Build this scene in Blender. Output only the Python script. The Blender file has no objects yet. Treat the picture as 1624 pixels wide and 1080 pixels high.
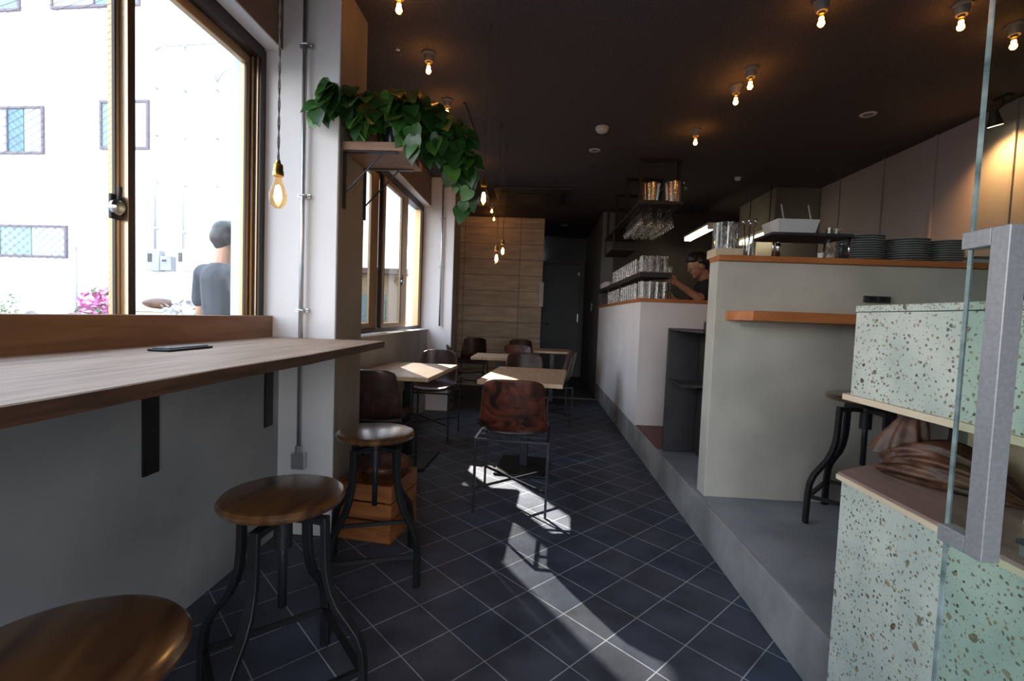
import bpy, bmesh, math, random
from mathutils import Vector, Matrix
random.seed(7)
C = bpy.context.scene.collection
D = bpy.data
rad = math.radians

# ------------------------------------------------------------------ materials
def new_mat(name):
    m = D.materials.new(name); m.use_nodes = True
    nt = m.node_tree; nt.nodes.clear()
    out = nt.nodes.new('ShaderNodeOutputMaterial')
    return m, nt, out

def coords(nt, kind='Object', scale=(1, 1, 1), rot=(0, 0, 0)):
    mp = nt.nodes.new('ShaderNodeMapping')
    mp.inputs['Scale'].default_value = scale
    mp.inputs['Rotation'].default_value = rot
    if kind == 'World':
        g = nt.nodes.new('ShaderNodeNewGeometry'); nt.links.new(g.outputs['Position'], mp.inputs['Vector'])
    else:
        t = nt.nodes.new('ShaderNodeTexCoord'); nt.links.new(t.outputs['Object'], mp.inputs['Vector'])
    return mp

def noisy(name, c1, c2, scale=4.0, rough=0.6, metal=0.0, bump=0.0, bscale=None, kind='Object',
          stretch=(1, 1, 1), rot=(0, 0, 0), detail=6.0, lo=0.35, hi=0.65, spec=0.5, coat=0.0, dist=0.0):
    m, nt, out = new_mat(name)
    b = nt.nodes.new('ShaderNodeBsdfPrincipled'); nt.links.new(b.outputs[0], out.inputs[0])
    mp = coords(nt, kind, stretch, rot)
    n = nt.nodes.new('ShaderNodeTexNoise'); n.inputs['Scale'].default_value = scale
    n.inputs['Detail'].default_value = detail; n.inputs['Distortion'].default_value = dist
    nt.links.new(mp.outputs[0], n.inputs['Vector'])
    r = nt.nodes.new('ShaderNodeValToRGB')
    r.color_ramp.elements[0].position = lo; r.color_ramp.elements[0].color = (*c1, 1)
    r.color_ramp.elements[1].position = hi; r.color_ramp.elements[1].color = (*c2, 1)
    nt.links.new(n.outputs['Fac'], r.inputs['Fac']); nt.links.new(r.outputs['Color'], b.inputs['Base Color'])
    b.inputs['Roughness'].default_value = rough; b.inputs['Metallic'].default_value = metal
    b.inputs['Specular IOR Level'].default_value = spec
    b.inputs['Coat Weight'].default_value = coat; b.inputs['Coat Roughness'].default_value = 0.18
    if bump:
        n2 = nt.nodes.new('ShaderNodeTexNoise'); n2.inputs['Scale'].default_value = bscale or scale * 5
        n2.inputs['Detail'].default_value = 5
        nt.links.new(mp.outputs[0], n2.inputs['Vector'])
        bp = nt.nodes.new('ShaderNodeBump'); bp.inputs['Strength'].default_value = bump
        bp.inputs['Distance'].default_value = 0.01
        nt.links.new(n2.outputs['Fac'], bp.inputs['Height']); nt.links.new(bp.outputs[0], b.inputs['Normal'])
    return m

def emit(name, col, s):
    m, nt, out = new_mat(name)
    e = nt.nodes.new('ShaderNodeEmission'); e.inputs[0].default_value = (*col, 1); e.inputs[1].default_value = s
    nt.links.new(e.outputs[0], out.inputs[0]); return m

def thin_glass(name, tint=(1, 1, 1), refl=1.0, wired=False, body=0.0, bodycol=(.8, .85, .85)):
    """a thin pane: mostly transmits straight through, reflects by Fresnel"""
    m, nt, out = new_mat(name)
    tr = nt.nodes.new('ShaderNodeBsdfTransparent'); tr.inputs[0].default_value = (*tint, 1)
    gl = nt.nodes.new('ShaderNodeBsdfGlossy'); gl.inputs['Roughness'].default_value = 0.03
    lw = nt.nodes.new('ShaderNodeFresnel')
    gg = nt.nodes.new('ShaderNodeNewGeometry'); io = nt.nodes.new('ShaderNodeMath'); io.operation = 'MULTIPLY_ADD'
    io.inputs[1].default_value = 1 / 1.45 - 1.45; io.inputs[2].default_value = 1.45   # same reflectance from both sides of a thin pane
    nt.links.new(gg.outputs['Backfacing'], io.inputs[0]); nt.links.new(io.outputs[0], lw.inputs[0])
    mul = nt.nodes.new('ShaderNodeMath'); mul.operation = 'MULTIPLY'; mul.inputs[1].default_value = refl
    nt.links.new(lw.outputs[0], mul.inputs[0])
    mx = nt.nodes.new('ShaderNodeMixShader')
    nt.links.new(mul.outputs[0], mx.inputs[0]); nt.links.new(tr.outputs[0], mx.inputs[1]); nt.links.new(gl.outputs[0], mx.inputs[2])
    last = mx
    if wired or body:
        df = nt.nodes.new('ShaderNodeBsdfDiffuse'); df.inputs[0].default_value = (*bodycol, 1)
        m2 = nt.nodes.new('ShaderNodeMixShader')
        nt.links.new(mx.outputs[0], m2.inputs[1]); nt.links.new(df.outputs[0], m2.inputs[2])
        if wired:
            mp = coords(nt, 'World', (1, 1, 1), (0, 0, 0))
            sep = nt.nodes.new('ShaderNodeSeparateXYZ'); nt.links.new(mp.outputs[0], sep.inputs[0])
            vals = []
            for sgn in (1, -1):
                a = nt.nodes.new('ShaderNodeMath'); a.operation = 'MULTIPLY_ADD'; a.inputs[1].default_value = sgn
                nt.links.new(sep.outputs['Y'], a.inputs[0]); nt.links.new(sep.outputs['Z'], a.inputs[2])
                p = nt.nodes.new('ShaderNodeMath'); p.operation = 'PINGPONG'; p.inputs[1].default_value = 0.011
                nt.links.new(a.outputs[0], p.inputs[0])
                l = nt.nodes.new('ShaderNodeMath'); l.operation = 'LESS_THAN'; l.inputs[1].default_value = 0.0005
                nt.links.new(p.outputs[0], l.inputs[0]); vals.append(l)
            mxm = nt.nodes.new('ShaderNodeMath'); mxm.operation = 'MAXIMUM'
            nt.links.new(vals[0].outputs[0], mxm.inputs[0]); nt.links.new(vals[1].outputs[0], mxm.inputs[1])
            nt.links.new(mxm.outputs[0], m2.inputs[0])
        else:
            mp = coords(nt, 'World', (1, 1, .35))
            nz = nt.nodes.new('ShaderNodeTexNoise'); nz.inputs['Scale'].default_value = 70  # noise paints pale specks into the glass as sparkle
            nt.links.new(mp.outputs[0], nz.inputs['Vector'])
            rg = nt.nodes.new('ShaderNodeMapRange'); rg.inputs[1].default_value = .5; rg.inputs[2].default_value = .72
            rg.inputs[3].default_value = body * .4; rg.inputs[4].default_value = body * 11
            nt.links.new(nz.outputs['Fac'], rg.inputs[0]); nt.links.new(rg.outputs[0], m2.inputs[0])
        last = m2
    nt.links.new(last.outputs[0], out.inputs[0])
    return m

def tile_mat():
    m, nt, out = new_mat('slate_floor_tiles')
    b = nt.nodes.new('ShaderNodeBsdfPrincipled'); nt.links.new(b.outputs[0], out.inputs[0])
    g = nt.nodes.new('ShaderNodeNewGeometry')
    mp = nt.nodes.new('ShaderNodeMapping'); mp.vector_type = 'TEXTURE'
    mp.inputs['Location'].default_value = (0.0103, 2.0021, 0); mp.inputs['Rotation'].default_value = (0, 0, rad(45.81))
    nt.links.new(g.outputs['Position'], mp.inputs['Vector'])
    br = nt.nodes.new('ShaderNodeTexBrick'); br.offset = 0; br.squash = 1
    br.inputs['Scale'].default_value = 1; br.inputs['Brick Width'].default_value = .2051
    br.inputs['Row Height'].default_value = .2051; br.inputs['Mortar Size'].default_value = .0022
    br.inputs['Mortar Smooth'].default_value = .1
    br.inputs['Color1'].default_value = (.048, .062, .092, 1); br.inputs['Color2'].default_value = (.062, .066, .082, 1)
    br.inputs['Mortar'].default_value = (.36, .38, .41, 1)
    nt.links.new(mp.outputs[0], br.inputs['Vector'])
    n = nt.nodes.new('ShaderNodeTexNoise'); n.inputs['Scale'].default_value = 5; n.inputs['Detail'].default_value = 8
    nt.links.new(g.outputs['Position'], n.inputs['Vector'])
    mr = nt.nodes.new('ShaderNodeMapRange'); mr.inputs[1].default_value = .3; mr.inputs[2].default_value = .7
    mr.inputs[3].default_value = .62; mr.inputs[4].default_value = 1.45
    nt.links.new(n.outputs['Fac'], mr.inputs[0])
    mix = nt.nodes.new('ShaderNodeVectorMath'); mix.operation = 'SCALE'
    nt.links.new(br.outputs['Color'], mix.inputs[0]); nt.links.new(mr.outputs[0], mix.inputs['Scale'])
    nt.links.new(mix.outputs[0], b.inputs['Base Color'])
    rr = nt.nodes.new('ShaderNodeMapRange'); rr.inputs[3].default_value = .42; rr.inputs[4].default_value = .62
    nt.links.new(n.outputs['Fac'], rr.inputs[0]); nt.links.new(rr.outputs[0], b.inputs['Roughness'])
    b.inputs['Specular IOR Level'].default_value = .4
    n2 = nt.nodes.new('ShaderNodeTexNoise'); n2.inputs['Scale'].default_value = 40
    nt.links.new(g.outputs['Position'], n2.inputs['Vector'])
    ad = nt.nodes.new('ShaderNodeMath'); ad.operation = 'MULTIPLY_ADD'; ad.inputs[1].default_value = -1.0
    nt.links.new(br.outputs['Fac'], ad.inputs[0]); nt.links.new(n2.outputs['Fac'], ad.inputs[2])
    bp = nt.nodes.new('ShaderNodeBump'); bp.inputs['Strength'].default_value = .35; bp.inputs['Distance'].default_value = .004
    nt.links.new(ad.outputs[0], bp.inputs['Height']); nt.links.new(bp.outputs[0], b.inputs['Normal'])
    return m

def terrazzo_mat():
    m, nt, out = new_mat('mint_terrazzo')
    b = nt.nodes.new('ShaderNodeBsdfPrincipled'); nt.links.new(b.outputs[0], out.inputs[0])
    b.inputs['Roughness'].default_value = .55
    g = nt.nodes.new('ShaderNodeNewGeometry')
    n = nt.nodes.new('ShaderNodeTexNoise'); n.inputs['Scale'].default_value = 7
    nt.links.new(g.outputs['Position'], n.inputs['Vector'])
    base = nt.nodes.new('ShaderNodeValToRGB')
    base.color_ramp.elements[0].position = .35; base.color_ramp.elements[0].color = (.43, .49, .43, 1)
    base.color_ramp.elements[1].position = .65; base.color_ramp.elements[1].color = (.57, .60, .52, 1)
    nt.links.new(n.outputs['Fac'], base.inputs['Fac'])
    cur = base.outputs['Color']
    # distort lookup so chips are ragged
    for sc, thr, frac, lo, hi in ((24, .20, .34, (.06, .05, .04), (.36, .30, .19)), (48, .27, .40, (.05, .045, .04), (.34, .27, .17)),
                                  (95, .33, .50, (.07, .065, .055), (.40, .33, .22)), (190, .38, .45, (.16, .15, .12), (.42, .37, .28)), (13, .27, .16, (.36, .57, .58), (.42, .60, .58))):
        nn = nt.nodes.new('ShaderNodeTexNoise'); nn.inputs['Scale'].default_value = sc * 1.6; nn.inputs['Detail'].default_value = 3
        nt.links.new(g.outputs['Position'], nn.inputs['Vector'])
        ad = nt.nodes.new('ShaderNodeVectorMath'); ad.operation = 'MULTIPLY_ADD'
        nt.links.new(nn.outputs['Color'], ad.inputs[0]); ad.inputs[1].default_value = (.65 / sc,) * 3
        nt.links.new(g.outputs['Position'], ad.inputs[2])
        v = nt.nodes.new('ShaderNodeTexVoronoi'); v.inputs['Scale'].default_value = sc; v.inputs['Randomness'].default_value = 1
        nt.links.new(ad.outputs[0], v.inputs['Vector'])
        lt = nt.nodes.new('ShaderNodeMath'); lt.operation = 'LESS_THAN'; lt.inputs[1].default_value = thr
        nt.links.new(v.outputs['Distance'], lt.inputs[0])
        sp = nt.nodes.new('ShaderNodeSeparateColor'); nt.links.new(v.outputs['Color'], sp.inputs[0])
        l2 = nt.nodes.new('ShaderNodeMath'); l2.operation = 'LESS_THAN'; l2.inputs[1].default_value = frac
        nt.links.new(sp.outputs[0], l2.inputs[0])
        mu = nt.nodes.new('ShaderNodeMath'); mu.operation = 'MULTIPLY'
        nt.links.new(lt.outputs[0], mu.inputs[0]); nt.links.new(l2.outputs[0], mu.inputs[1])
        cr = nt.nodes.new('ShaderNodeMix'); cr.data_type = 'RGBA'
        cr.inputs['A'].default_value = (*lo, 1); cr.inputs['B'].default_value = (*hi, 1)
        nt.links.new(sp.outputs[1], cr.inputs['Factor'])
        mx = nt.nodes.new('ShaderNodeMix'); mx.data_type = 'RGBA'
        nt.links.new(mu.outputs[0], mx.inputs['Factor']); nt.links.new(cur, mx.inputs['A']); nt.links.new(cr.outputs['Result'], mx.inputs['B'])
        cur = mx.outputs['Result']
    nt.links.new(cur, b.inputs['Base Color'])
    return m

def board_mat():
    """board-formed panel wall: wide boards, staggered shades"""
    m, nt, out = new_mat('board_formed_wall')
    b = nt.nodes.new('ShaderNodeBsdfPrincipled'); nt.links.new(b.outputs[0], out.inputs[0]); b.inputs['Roughness'].default_value = .8
    g = nt.nodes.new('ShaderNodeNewGeometry')
    mp = nt.nodes.new('ShaderNodeMapping'); mp.inputs['Rotation'].default_value = (rad(-90), 0, 0)
    mp.inputs['Location'].default_value = (1.23, -.045, 0)
    nt.links.new(g.outputs['Position'], mp.inputs['Vector'])
    br = nt.nodes.new('ShaderNodeTexBrick'); br.offset = 0; br.squash = 1
    br.inputs['Scale'].default_value = 1; br.inputs['Brick Width'].default_value = .92; br.inputs['Row Height'].default_value = .2585
    br.inputs['Mortar Size'].default_value = .007; br.inputs['Mortar Smooth'].default_value = .6
    br.inputs['Color1'].default_value = (.58, .49, .39, 1); br.inputs['Color2'].default_value = (.70, .60, .48, 1)
    br.inputs['Mortar'].default_value = (.23, .19, .15, 1)
    nt.links.new(mp.outputs[0], br.inputs['Vector'])
    n = nt.nodes.new('ShaderNodeTexNoise'); n.inputs['Scale'].default_value = 3; n.inputs['Detail'].default_value = 8
    mp2 = coords(nt, 'World', (1, 1, 6)); nt.links.new(mp2.outputs[0], n.inputs['Vector'])
    mr = nt.nodes.new('ShaderNodeMapRange'); mr.inputs[3].default_value = .5; mr.inputs[4].default_value = 1.5
    nt.links.new(n.outputs['Fac'], mr.inputs[0])
    sc = nt.nodes.new('ShaderNodeVectorMath'); sc.operation = 'SCALE'
    nt.links.new(br.outputs['Color'], sc.inputs[0]); nt.links.new(mr.outputs[0], sc.inputs['Scale'])
    nt.links.new(sc.outputs[0], b.inputs['Base Color'])
    return m

M = dict(
    tile=tile_mat(), terrazzo=terrazzo_mat(), board=board_mat(),
    plaster=noisy('grey_mortar_plaster', (.26, .27, .275), (.36, .365, .365), 2.2, .8, bump=.15, bscale=14, kind='World', detail=9),
    pillar=noisy('pale_pillar_concrete', (.74, .725, .73), (.88, .86, .87), 2.0, .75, bump=.12, bscale=10, kind='World', stretch=(1.5, 1.5, .5), detail=9, lo=.3, hi=.72),
    barwall=noisy('pale_bar_plaster', (.80, .79, .80), (.90, .88, .89), 2.0, .7, bump=.1, bscale=10, kind='World', detail=9),
    curb=noisy('trowelled_curb_concrete', (.24, .25, .24), (.42, .42, .41), 3.5, .7, bump=.25, bscale=25, kind='World', detail=10),
    platform=noisy('screed_platform', (.20, .22, .24), (.34, .36, .38), 2.4, .55, bump=.08, bscale=12, kind='World', detail=10),
    tallwall=noisy('mortar_green_grey', (.48, .46, .40), (.63, .60, .53), 2.6, .75, bump=.12, bscale=12, kind='World', detail=10),
    ceiling=noisy('dark_rough_ceiling', (.072, .064, .068), (.112, .100, .104), 90, .95, bump=.6, bscale=110, kind='World', detail=4, spec=.1),
    header=noisy('dark_brown_header', (.16, .12, .10), (.20, .15, .12), 3, .8, kind='World'),
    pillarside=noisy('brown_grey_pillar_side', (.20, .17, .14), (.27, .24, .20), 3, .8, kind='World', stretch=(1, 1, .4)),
    party=noisy('mauve_grey_party_wall', (.30, .26, .27), (.34, .30, .31), 1.5, .7, kind='World'),
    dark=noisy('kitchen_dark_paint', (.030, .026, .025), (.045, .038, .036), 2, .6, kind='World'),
    exterior=noisy('pale_blue_exterior_render', (.62, .70, .80), (.68, .75, .84), 3, .8, kind='World'),
    facade=noisy('white_facade', (.84, .85, .88), (.90, .90, .91), 1.2, .8, kind='World'),
    facadelow=noisy('cream_low_facade', (.72, .66, .55), (.82, .78, .68), 2, .8, kind='World'),
    asphalt=noisy('street_asphalt', (.16, .16, .16), (.24, .24, .23), 9, .9, kind='World'),
    bronze=noisy('bronze_anodised_aluminium', (.50, .33, .18), (.54, .37, .21), 3, .36, metal=.55),
    satinbronze=noisy('satin_bronze_stile', (.80, .62, .42), (.84, .66, .46), 3, .38, metal=.9),
    bronzedark=noisy('dark_window_gasket', (.015, .009, .008), (.03, .018, .014), 3, .4),
    oak=noisy('smoked_oak_planks', (.30, .20, .13), (.43, .30, .21), 5, .6, kind='World', stretch=(9, .7, 9), bump=.1, bscale=30, detail=8, dist=.4),
    oakedge=noisy('dark_oak_board', (.19, .085, .035), (.27, .13, .055), 4, .5, kind='World', stretch=(6, .6, 6), detail=8, dist=.5),
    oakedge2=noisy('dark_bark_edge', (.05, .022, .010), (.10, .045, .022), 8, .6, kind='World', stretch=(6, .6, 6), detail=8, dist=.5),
    seatwood=noisy('varnished_seat_wood', (.050, .019, .008), (.18, .080, .028), 3.2, .30, stretch=(6, .8, 1), rot=(0, 0, .6), detail=7, dist=.6, coat=1.0),
    tablewood=noisy('pale_table_wood', (.48, .34, .22), (.60, .44, .30), 4, .38, stretch=(6, .8, 1), detail=7, dist=.4),
    pine=noisy('pale_pine_ply', (.62, .49, .34), (.72, .59, .43), 5, .5, kind='World', stretch=(5, .8, 5), detail=7),
    ledgewood=noisy('walnut_ledge_top', (.22, .14, .12), (.33, .22, .19), 5, .35, kind='World', stretch=(5, .8, 5), detail=7),
    orangewood=noisy('orange_cedar_board', (.46, .15, .045), (.60, .22, .07), 5, .42, kind='World', stretch=(.8, 5, 5), detail=7, dist=.4),
    shelfwood=noisy('brown_plant_shelf_wood', (.26, .15, .10), (.36, .22, .15), 6, .5, stretch=(.8, 6, 6), detail=7),
    cratewood=noisy('orange_crate_wood', (.22, .07, .02), (.36, .13, .035), 5, .55, stretch=(.7, 5, 5), detail=7, dist=.5),
    leather=noisy('mottled_brown_leather', (.018, .008, .006), (.20, .050, .026), 9, .38, detail=5, lo=.38, hi=.72, bump=.15, bscale=60, dist=1.2),
    leather2=noisy('dark_brown_leather', (.022, .012, .010), (.075, .035, .025), 8, .33, detail=5, bump=.1, bscale=60, dist=1.0),
    steel=noisy('black_powder_steel', (.012, .013, .015), (.020, .021, .023), 8, .42, metal=.3),
    rod=noisy('dark_gunmetal_rod', (.035, .037, .045), (.06, .062, .07), 6, .35, metal=.7),
    galv=noisy('galvanised_conduit', (.50, .53, .53), (.62, .64, .64), 12, .32, metal=.85),
    chrome=noisy('brushed_chrome', (.62, .62, .62), (.75, .75, .75), 20, .18, metal=1),
    handle=noisy('satin_aluminium', (.26, .265, .27), (.31, .315, .325), 150, .42, metal=.35, bump=.05, bscale=300),
    brass=noisy('aged_brass', (.45, .28, .08), (.60, .40, .14), 12, .3, metal=1),
    cord=noisy('twisted_dark_cord', (.03, .025, .02), (.16, .12, .08), 220, .7),
    grey=noisy('grey_porcelain', (.16, .15, .15), (.22, .21, .21), 6, .4),
    white=noisy('white_plastic', (.62, .60, .60), (.70, .68, .68), 5, .45),
    plate=noisy('grey_stoneware', (.30, .33, .33), (.42, .45, .44), 12, .35),
    doorblue=noisy('slate_blue_door', (.12, .145, .165), (.14, .165, .185), 3, .5, kind='World'),
    doorframe=noisy('door_frame_grey', (.16, .15, .14), (.20, .19, .17), 3, .6, kind='World'),
    hallwall=noisy('hall_wall_grey', (.12, .13, .14), (.15, .16, .17), 3, .7, kind='World'),
    redfloor=noisy('red_brown_tile', (.10, .028, .022), (.15, .045, .035), 5, .5, kind='World'),
    leaf=noisy('pothos_leaf', (.008, .035, .007), (.030, .105, .018), 6, .38, detail=3),
    leafl=noisy('young_pothos_leaf', (.035, .13, .02), (.12, .28, .05), 6, .4, detail=3),
    stem=noisy('green_stem', (.05, .10, .03), (.10, .15, .05), 8, .5),
    terracotta=noisy('terracotta', (.22, .09, .05), (.32, .14, .08), 10, .7),
    blackgloss=noisy('black_gloss', (.010, .011, .015), (.016, .017, .022), 4, .15),
    skin=noisy('skin', (.46, .23, .14), (.56, .30, .19), 6, .5),
    hair=noisy('black_hair', (.010, .008, .007), (.025, .020, .018), 60, .45, stretch=(1, 1, .2)),
    tee=noisy('black_tshirt', (.018, .022, .024), (.030, .034, .036), 12, .85),
    teegrey=noisy('charcoal_tshirt', (.035, .040, .048), (.048, .053, .062), 12, .85),
    jeans=noisy('dark_trousers', (.03, .035, .05), (.05, .055, .07), 12, .85),
    pouch=noisy('crumpled_brown_paper', (.038, .015, .008), (.14, .060, .032), 14, .5, detail=8, dist=1.5, bump=.3, bscale=30),
    pink=noisy('magenta_petals', (.55, .03, .28), (.90, .45, .75), 30, .7, detail=3),
    trayblack=noisy('dark_tray', (.03, .03, .035), (.05, .05, .055), 5, .5),
    winframe=noisy('purple_grey_window_frame', (.11, .09, .12), (.14, .11, .14), 4, .5),
    winglass=noisy('facade_window_glass', (.16, .27, .29), (.21, .33, .34), .9, .15, kind='World'),
    wincurtain=noisy('pale_curtain_behind_glass', (.33, .40, .41), (.40, .46, .47), 4, .3, kind='World', stretch=(8, 8, 1)),
    winblue=noisy('blue_window_pane', (.06, .16, .24), (.08, .20, .28), 2, .15),
    pipe=noisy('white_drain_pipe', (.36, .36, .38), (.40, .40, .42), 4, .6),
    metergrey=noisy('grey_meter_box', (.25, .26, .28), (.32, .33, .35), 4, .5),
    bush=noisy('hedge_green', (.10, .20, .05), (.30, .42, .18), 6, .8, bump=.6, bscale=20),
    tan=noisy('tan_house_wall', (.42, .32, .22), (.52, .40, .28), 3, .8, kind='World'),
    glass=thin_glass('clear_window_glass', (.97, .98, .98)),
    wired=thin_glass('wired_window_glass', (.95, .96, .97), wired=True, bodycol=(.75, .75, .77)),
    sundim=thin_glass('sun_dimming_sheet', (.60, .60, .60), refl=.0),  # grey see-through tint, there only to weaken sunlight
    doorglass=thin_glass('green_tinted_door_glass', (.86, .93, .90)),
    glassedge=noisy('green_glass_edge', (.08, .13, .125), (.34, .42, .41), 3, .15, stretch=(1, 1, 6)),
    tumbler=thin_glass('tumbler_glass', (.86, .86, .85), refl=2.4, body=.035, bodycol=(.92, .90, .85)),  # raised reflection and painted specks imitate glints
    bulbglass=thin_glass('amber_bulb_glass', (1.0, .80, .52), refl=.8),
    filament=emit('hot_filament', (1.0, .60, .24), 110),
    filamentsmall=emit('warm_filament', (1.0, .46, .12), 50),
    tube=emit('fluorescent_tube', (1.0, .86, .52), 8.0),
    spotlens=emit('spot_lens', (1.0, .75, .45), 9),
)

# ------------------------------------------------------------------ mesh builder
class MB:
    def __init__(s): s.bm = bmesh.new()
    def _v(s, pts): return [s.bm.verts.new(p) for p in pts]
    def prism(s, poly, z0, z1):
        a = s._v([(x, y, z0) for x, y in poly]); b = s._v([(x, y, z1) for x, y in poly]); n = len(poly)
        s.bm.faces.new(a[::-1]); s.bm.faces.new(b)
        for i in range(n): s.bm.faces.new((a[i], a[(i + 1) % n], b[(i + 1) % n], b[i]))
        return s
    def box(s, x0, x1, y0, y1, z0, z1):
        return s.prism([(x0, y0), (x1, y0), (x1, y1), (x0, y1)], z0, z1)
    def hexa(s, p):     # 8 arbitrary corners, bottom 4 then top 4
        v = s._v(p)
        for f in ((3, 2, 1, 0), (4, 5, 6, 7), (0, 1, 5, 4), (1, 2, 6, 5), (2, 3, 7, 6), (3, 0, 4, 7)):
            s.bm.faces.new([v[i] for i in f])
        return s
    def lathe(s, prof, cx=0, cy=0, cz=0, n=20, cap=True, tilt=None):
        rings = []
        for r, z in prof:
            if r < 1e-5: rings.append(s._v([(cx, cy, cz + z)]))
            else: rings.append(s._v([(cx + r * math.cos(2 * math.pi * i / n), cy + r * math.sin(2 * math.pi * i / n), cz + z) for i in range(n)]))
        for a, b in zip(rings, rings[1:]):
            for i in range(n):
                j = (i + 1) % n
                if len(a) == 1 and len(b) == 1: continue
                if len(a) == 1: s.bm.faces.new((a[0], b[j], b[i])) if False else s.bm.faces.new((a[0], b[i], b[j]))
                elif len(b) == 1: s.bm.faces.new((a[i], a[j], b[0]))
                else: s.bm.faces.new((a[i], a[j], b[j], b[i]))
        if cap:
            if len(rings[0]) > 1: s.bm.faces.new(rings[0][::-1])
            if len(rings[-1]) > 1: s.bm.faces.new(rings[-1])
        return s
    def tube(s, path, r, n=8, closed=False):
        P = [Vector(p) for p in path]; m = len(P); rings = []
        rr = r if isinstance(r, (list, tuple)) else [r] * m
        up = None
        for i, p in enumerate(P):
            t = (P[(i + 1) % m] - P[i - 1]) if (closed or 0 < i < m - 1) else (P[1] - P[0] if i == 0 else P[-1] - P[-2])
            t.normalize()
            if up is None:
                up = Vector((0, 0, 1)) if abs(t.z) < .9 else Vector((1, 0, 0))
            a = t.cross(up).normalized(); b = t.cross(a).normalized(); up = -b if False else up - t * up.dot(t)
            if up.length < 1e-4: up = Vector((0, 1, 0))
            up.normalize(); a = t.cross(up).normalized(); b = up
            rings.append(s._v([p + (a * math.cos(2 * math.pi * k / n) + b * math.sin(2 * math.pi * k / n)) * rr[i] for k in range(n)]))
        rng = range(m if closed else m - 1)
        for i in rng:
            A = rings[i]; B = rings[(i + 1) % m]
            for k in range(n): s.bm.faces.new((A[k], A[(k + 1) % n], B[(k + 1) % n], B[k]))
        if not closed: s.bm.faces.new(rings[0][::-1]); s.bm.faces.new(rings[-1])
        return s
    def bar(s, path, w, t, side):
        """flat bar swept along a path; side = direction of its width"""
        P = [Vector(p) for p in path]; side = Vector(side).normalized(); rings = []
        for i, p in enumerate(P):
            d = (P[min(i + 1, len(P) - 1)] - P[max(i - 1, 0)]).normalized()
            nrm = d.cross(side).normalized()
            rings.append(s._v([p + side * w / 2 + nrm * t / 2, p - side * w / 2 + nrm * t / 2, p - side * w / 2 - nrm * t / 2, p + side * w / 2 - nrm * t / 2]))
        for A, B in zip(rings, rings[1:]):
            for k in range(4): s.bm.faces.new((A[k], A[(k + 1) % 4], B[(k + 1) % 4], B[k]))
        s.bm.faces.new(rings[0][::-1]); s.bm.faces.new(rings[-1]); return s
    def ball(s, c, r, sub=2, sc=(1, 1, 1), rot=None):
        mtx = Matrix.Translation(c) @ (rot.to_matrix().to_4x4() if rot else Matrix()) @ Matrix.Diagonal((r * sc[0], r * sc[1], r * sc[2], 1))
        bmesh.ops.create_icosphere(s.bm, subdivisions=sub, radius=1, matrix=mtx); return s
    def capsule(s, p, q, r1, r2, sub=2, n=12):
        s.ball(p, r1, sub); s.ball(q, r2, sub); s.tube([p, q], [r1, r2], n); return s
    def build(s, name, mat, parent=None, smooth=False, bevel=0, loc=None, remesh=0, smooth_angle=None):
        bmesh.ops.recalc_face_normals(s.bm, faces=s.bm.faces[:])
        me = D.meshes.new(name); s.bm.to_mesh(me); s.bm.free()
        me.materials.append(mat if not isinstance(mat, str) else M[mat])
        if smooth: me.polygons.foreach_set('use_smooth', [True] * len(me.polygons))
        if smooth_angle is not None:
            me.polygons.foreach_set('use_smooth', [True] * len(me.polygons)); me.set_sharp_from_angle(angle=rad(smooth_angle))
        o = D.objects.new(name, me); C.objects.link(o)
        if parent is not None: o.parent = parent
        if loc is not None: o.location = loc
        if bevel:
            b = o.modifiers.new('bevel', 'BEVEL'); b.width = bevel; b.segments = 2; b.limit_method = 'ANGLE'
        if remesh:
            r = o.modifiers.new('skin', 'REMESH'); r.mode = 'VOXEL'; r.voxel_size = remesh; r.use_smooth_shade = True
            sm = o.modifiers.new('soft', 'SMOOTH'); sm.factor = .6; sm.iterations = 4
        return o

def tag(o, label, cat, group=None):
    o['label'] = label; o['category'] = cat
    if group: o['group'] = group
    elif 'group' in o.keys(): del o['group']
    return o
def empty(name, loc, label, cat, group=None, rz=0):
    o = D.objects.new(name, None); C.objects.link(o); o.empty_display_size = .05
    o.location = loc; o.rotation_euler = (0, 0, rz)
    return tag(o, label, cat, group)
def struct(o):
    o['kind'] = 'structure'; return o
def copy_tree(o, parent=None):
    c = o.copy(); C.objects.link(c); c.parent = parent
    for ch in [x for x in D.objects if x.parent == o]: copy_tree(ch, c)
    return c
def dup(src, loc, rz, label, group=None):
    c = copy_tree(src); c.location = loc; c.rotation_euler = (0, 0, rz)
    c['label'] = label
    if group: c['group'] = group
    return c

# ------------------------------------------------------------------ room shell
WX = -1.31          # inner face of left wall
OX = -1.56          # outer face
struct(MB().box(-1.7, 3.45, -.6, 10.1, -.12, 0).build('floor', 'tile'))
struct(MB().box(-40, -1.7, -30, 45, -.14, -.02).build('ground', 'asphalt'))
struct(MB().box(-1.7, 30, -30, -.6, -.14, -.02).build('ground', 'asphalt'))
struct(MB().box(OX, 3.45, -.6, 10.1, 2.80, 2.95).build('ceiling', 'ceiling'))
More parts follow.
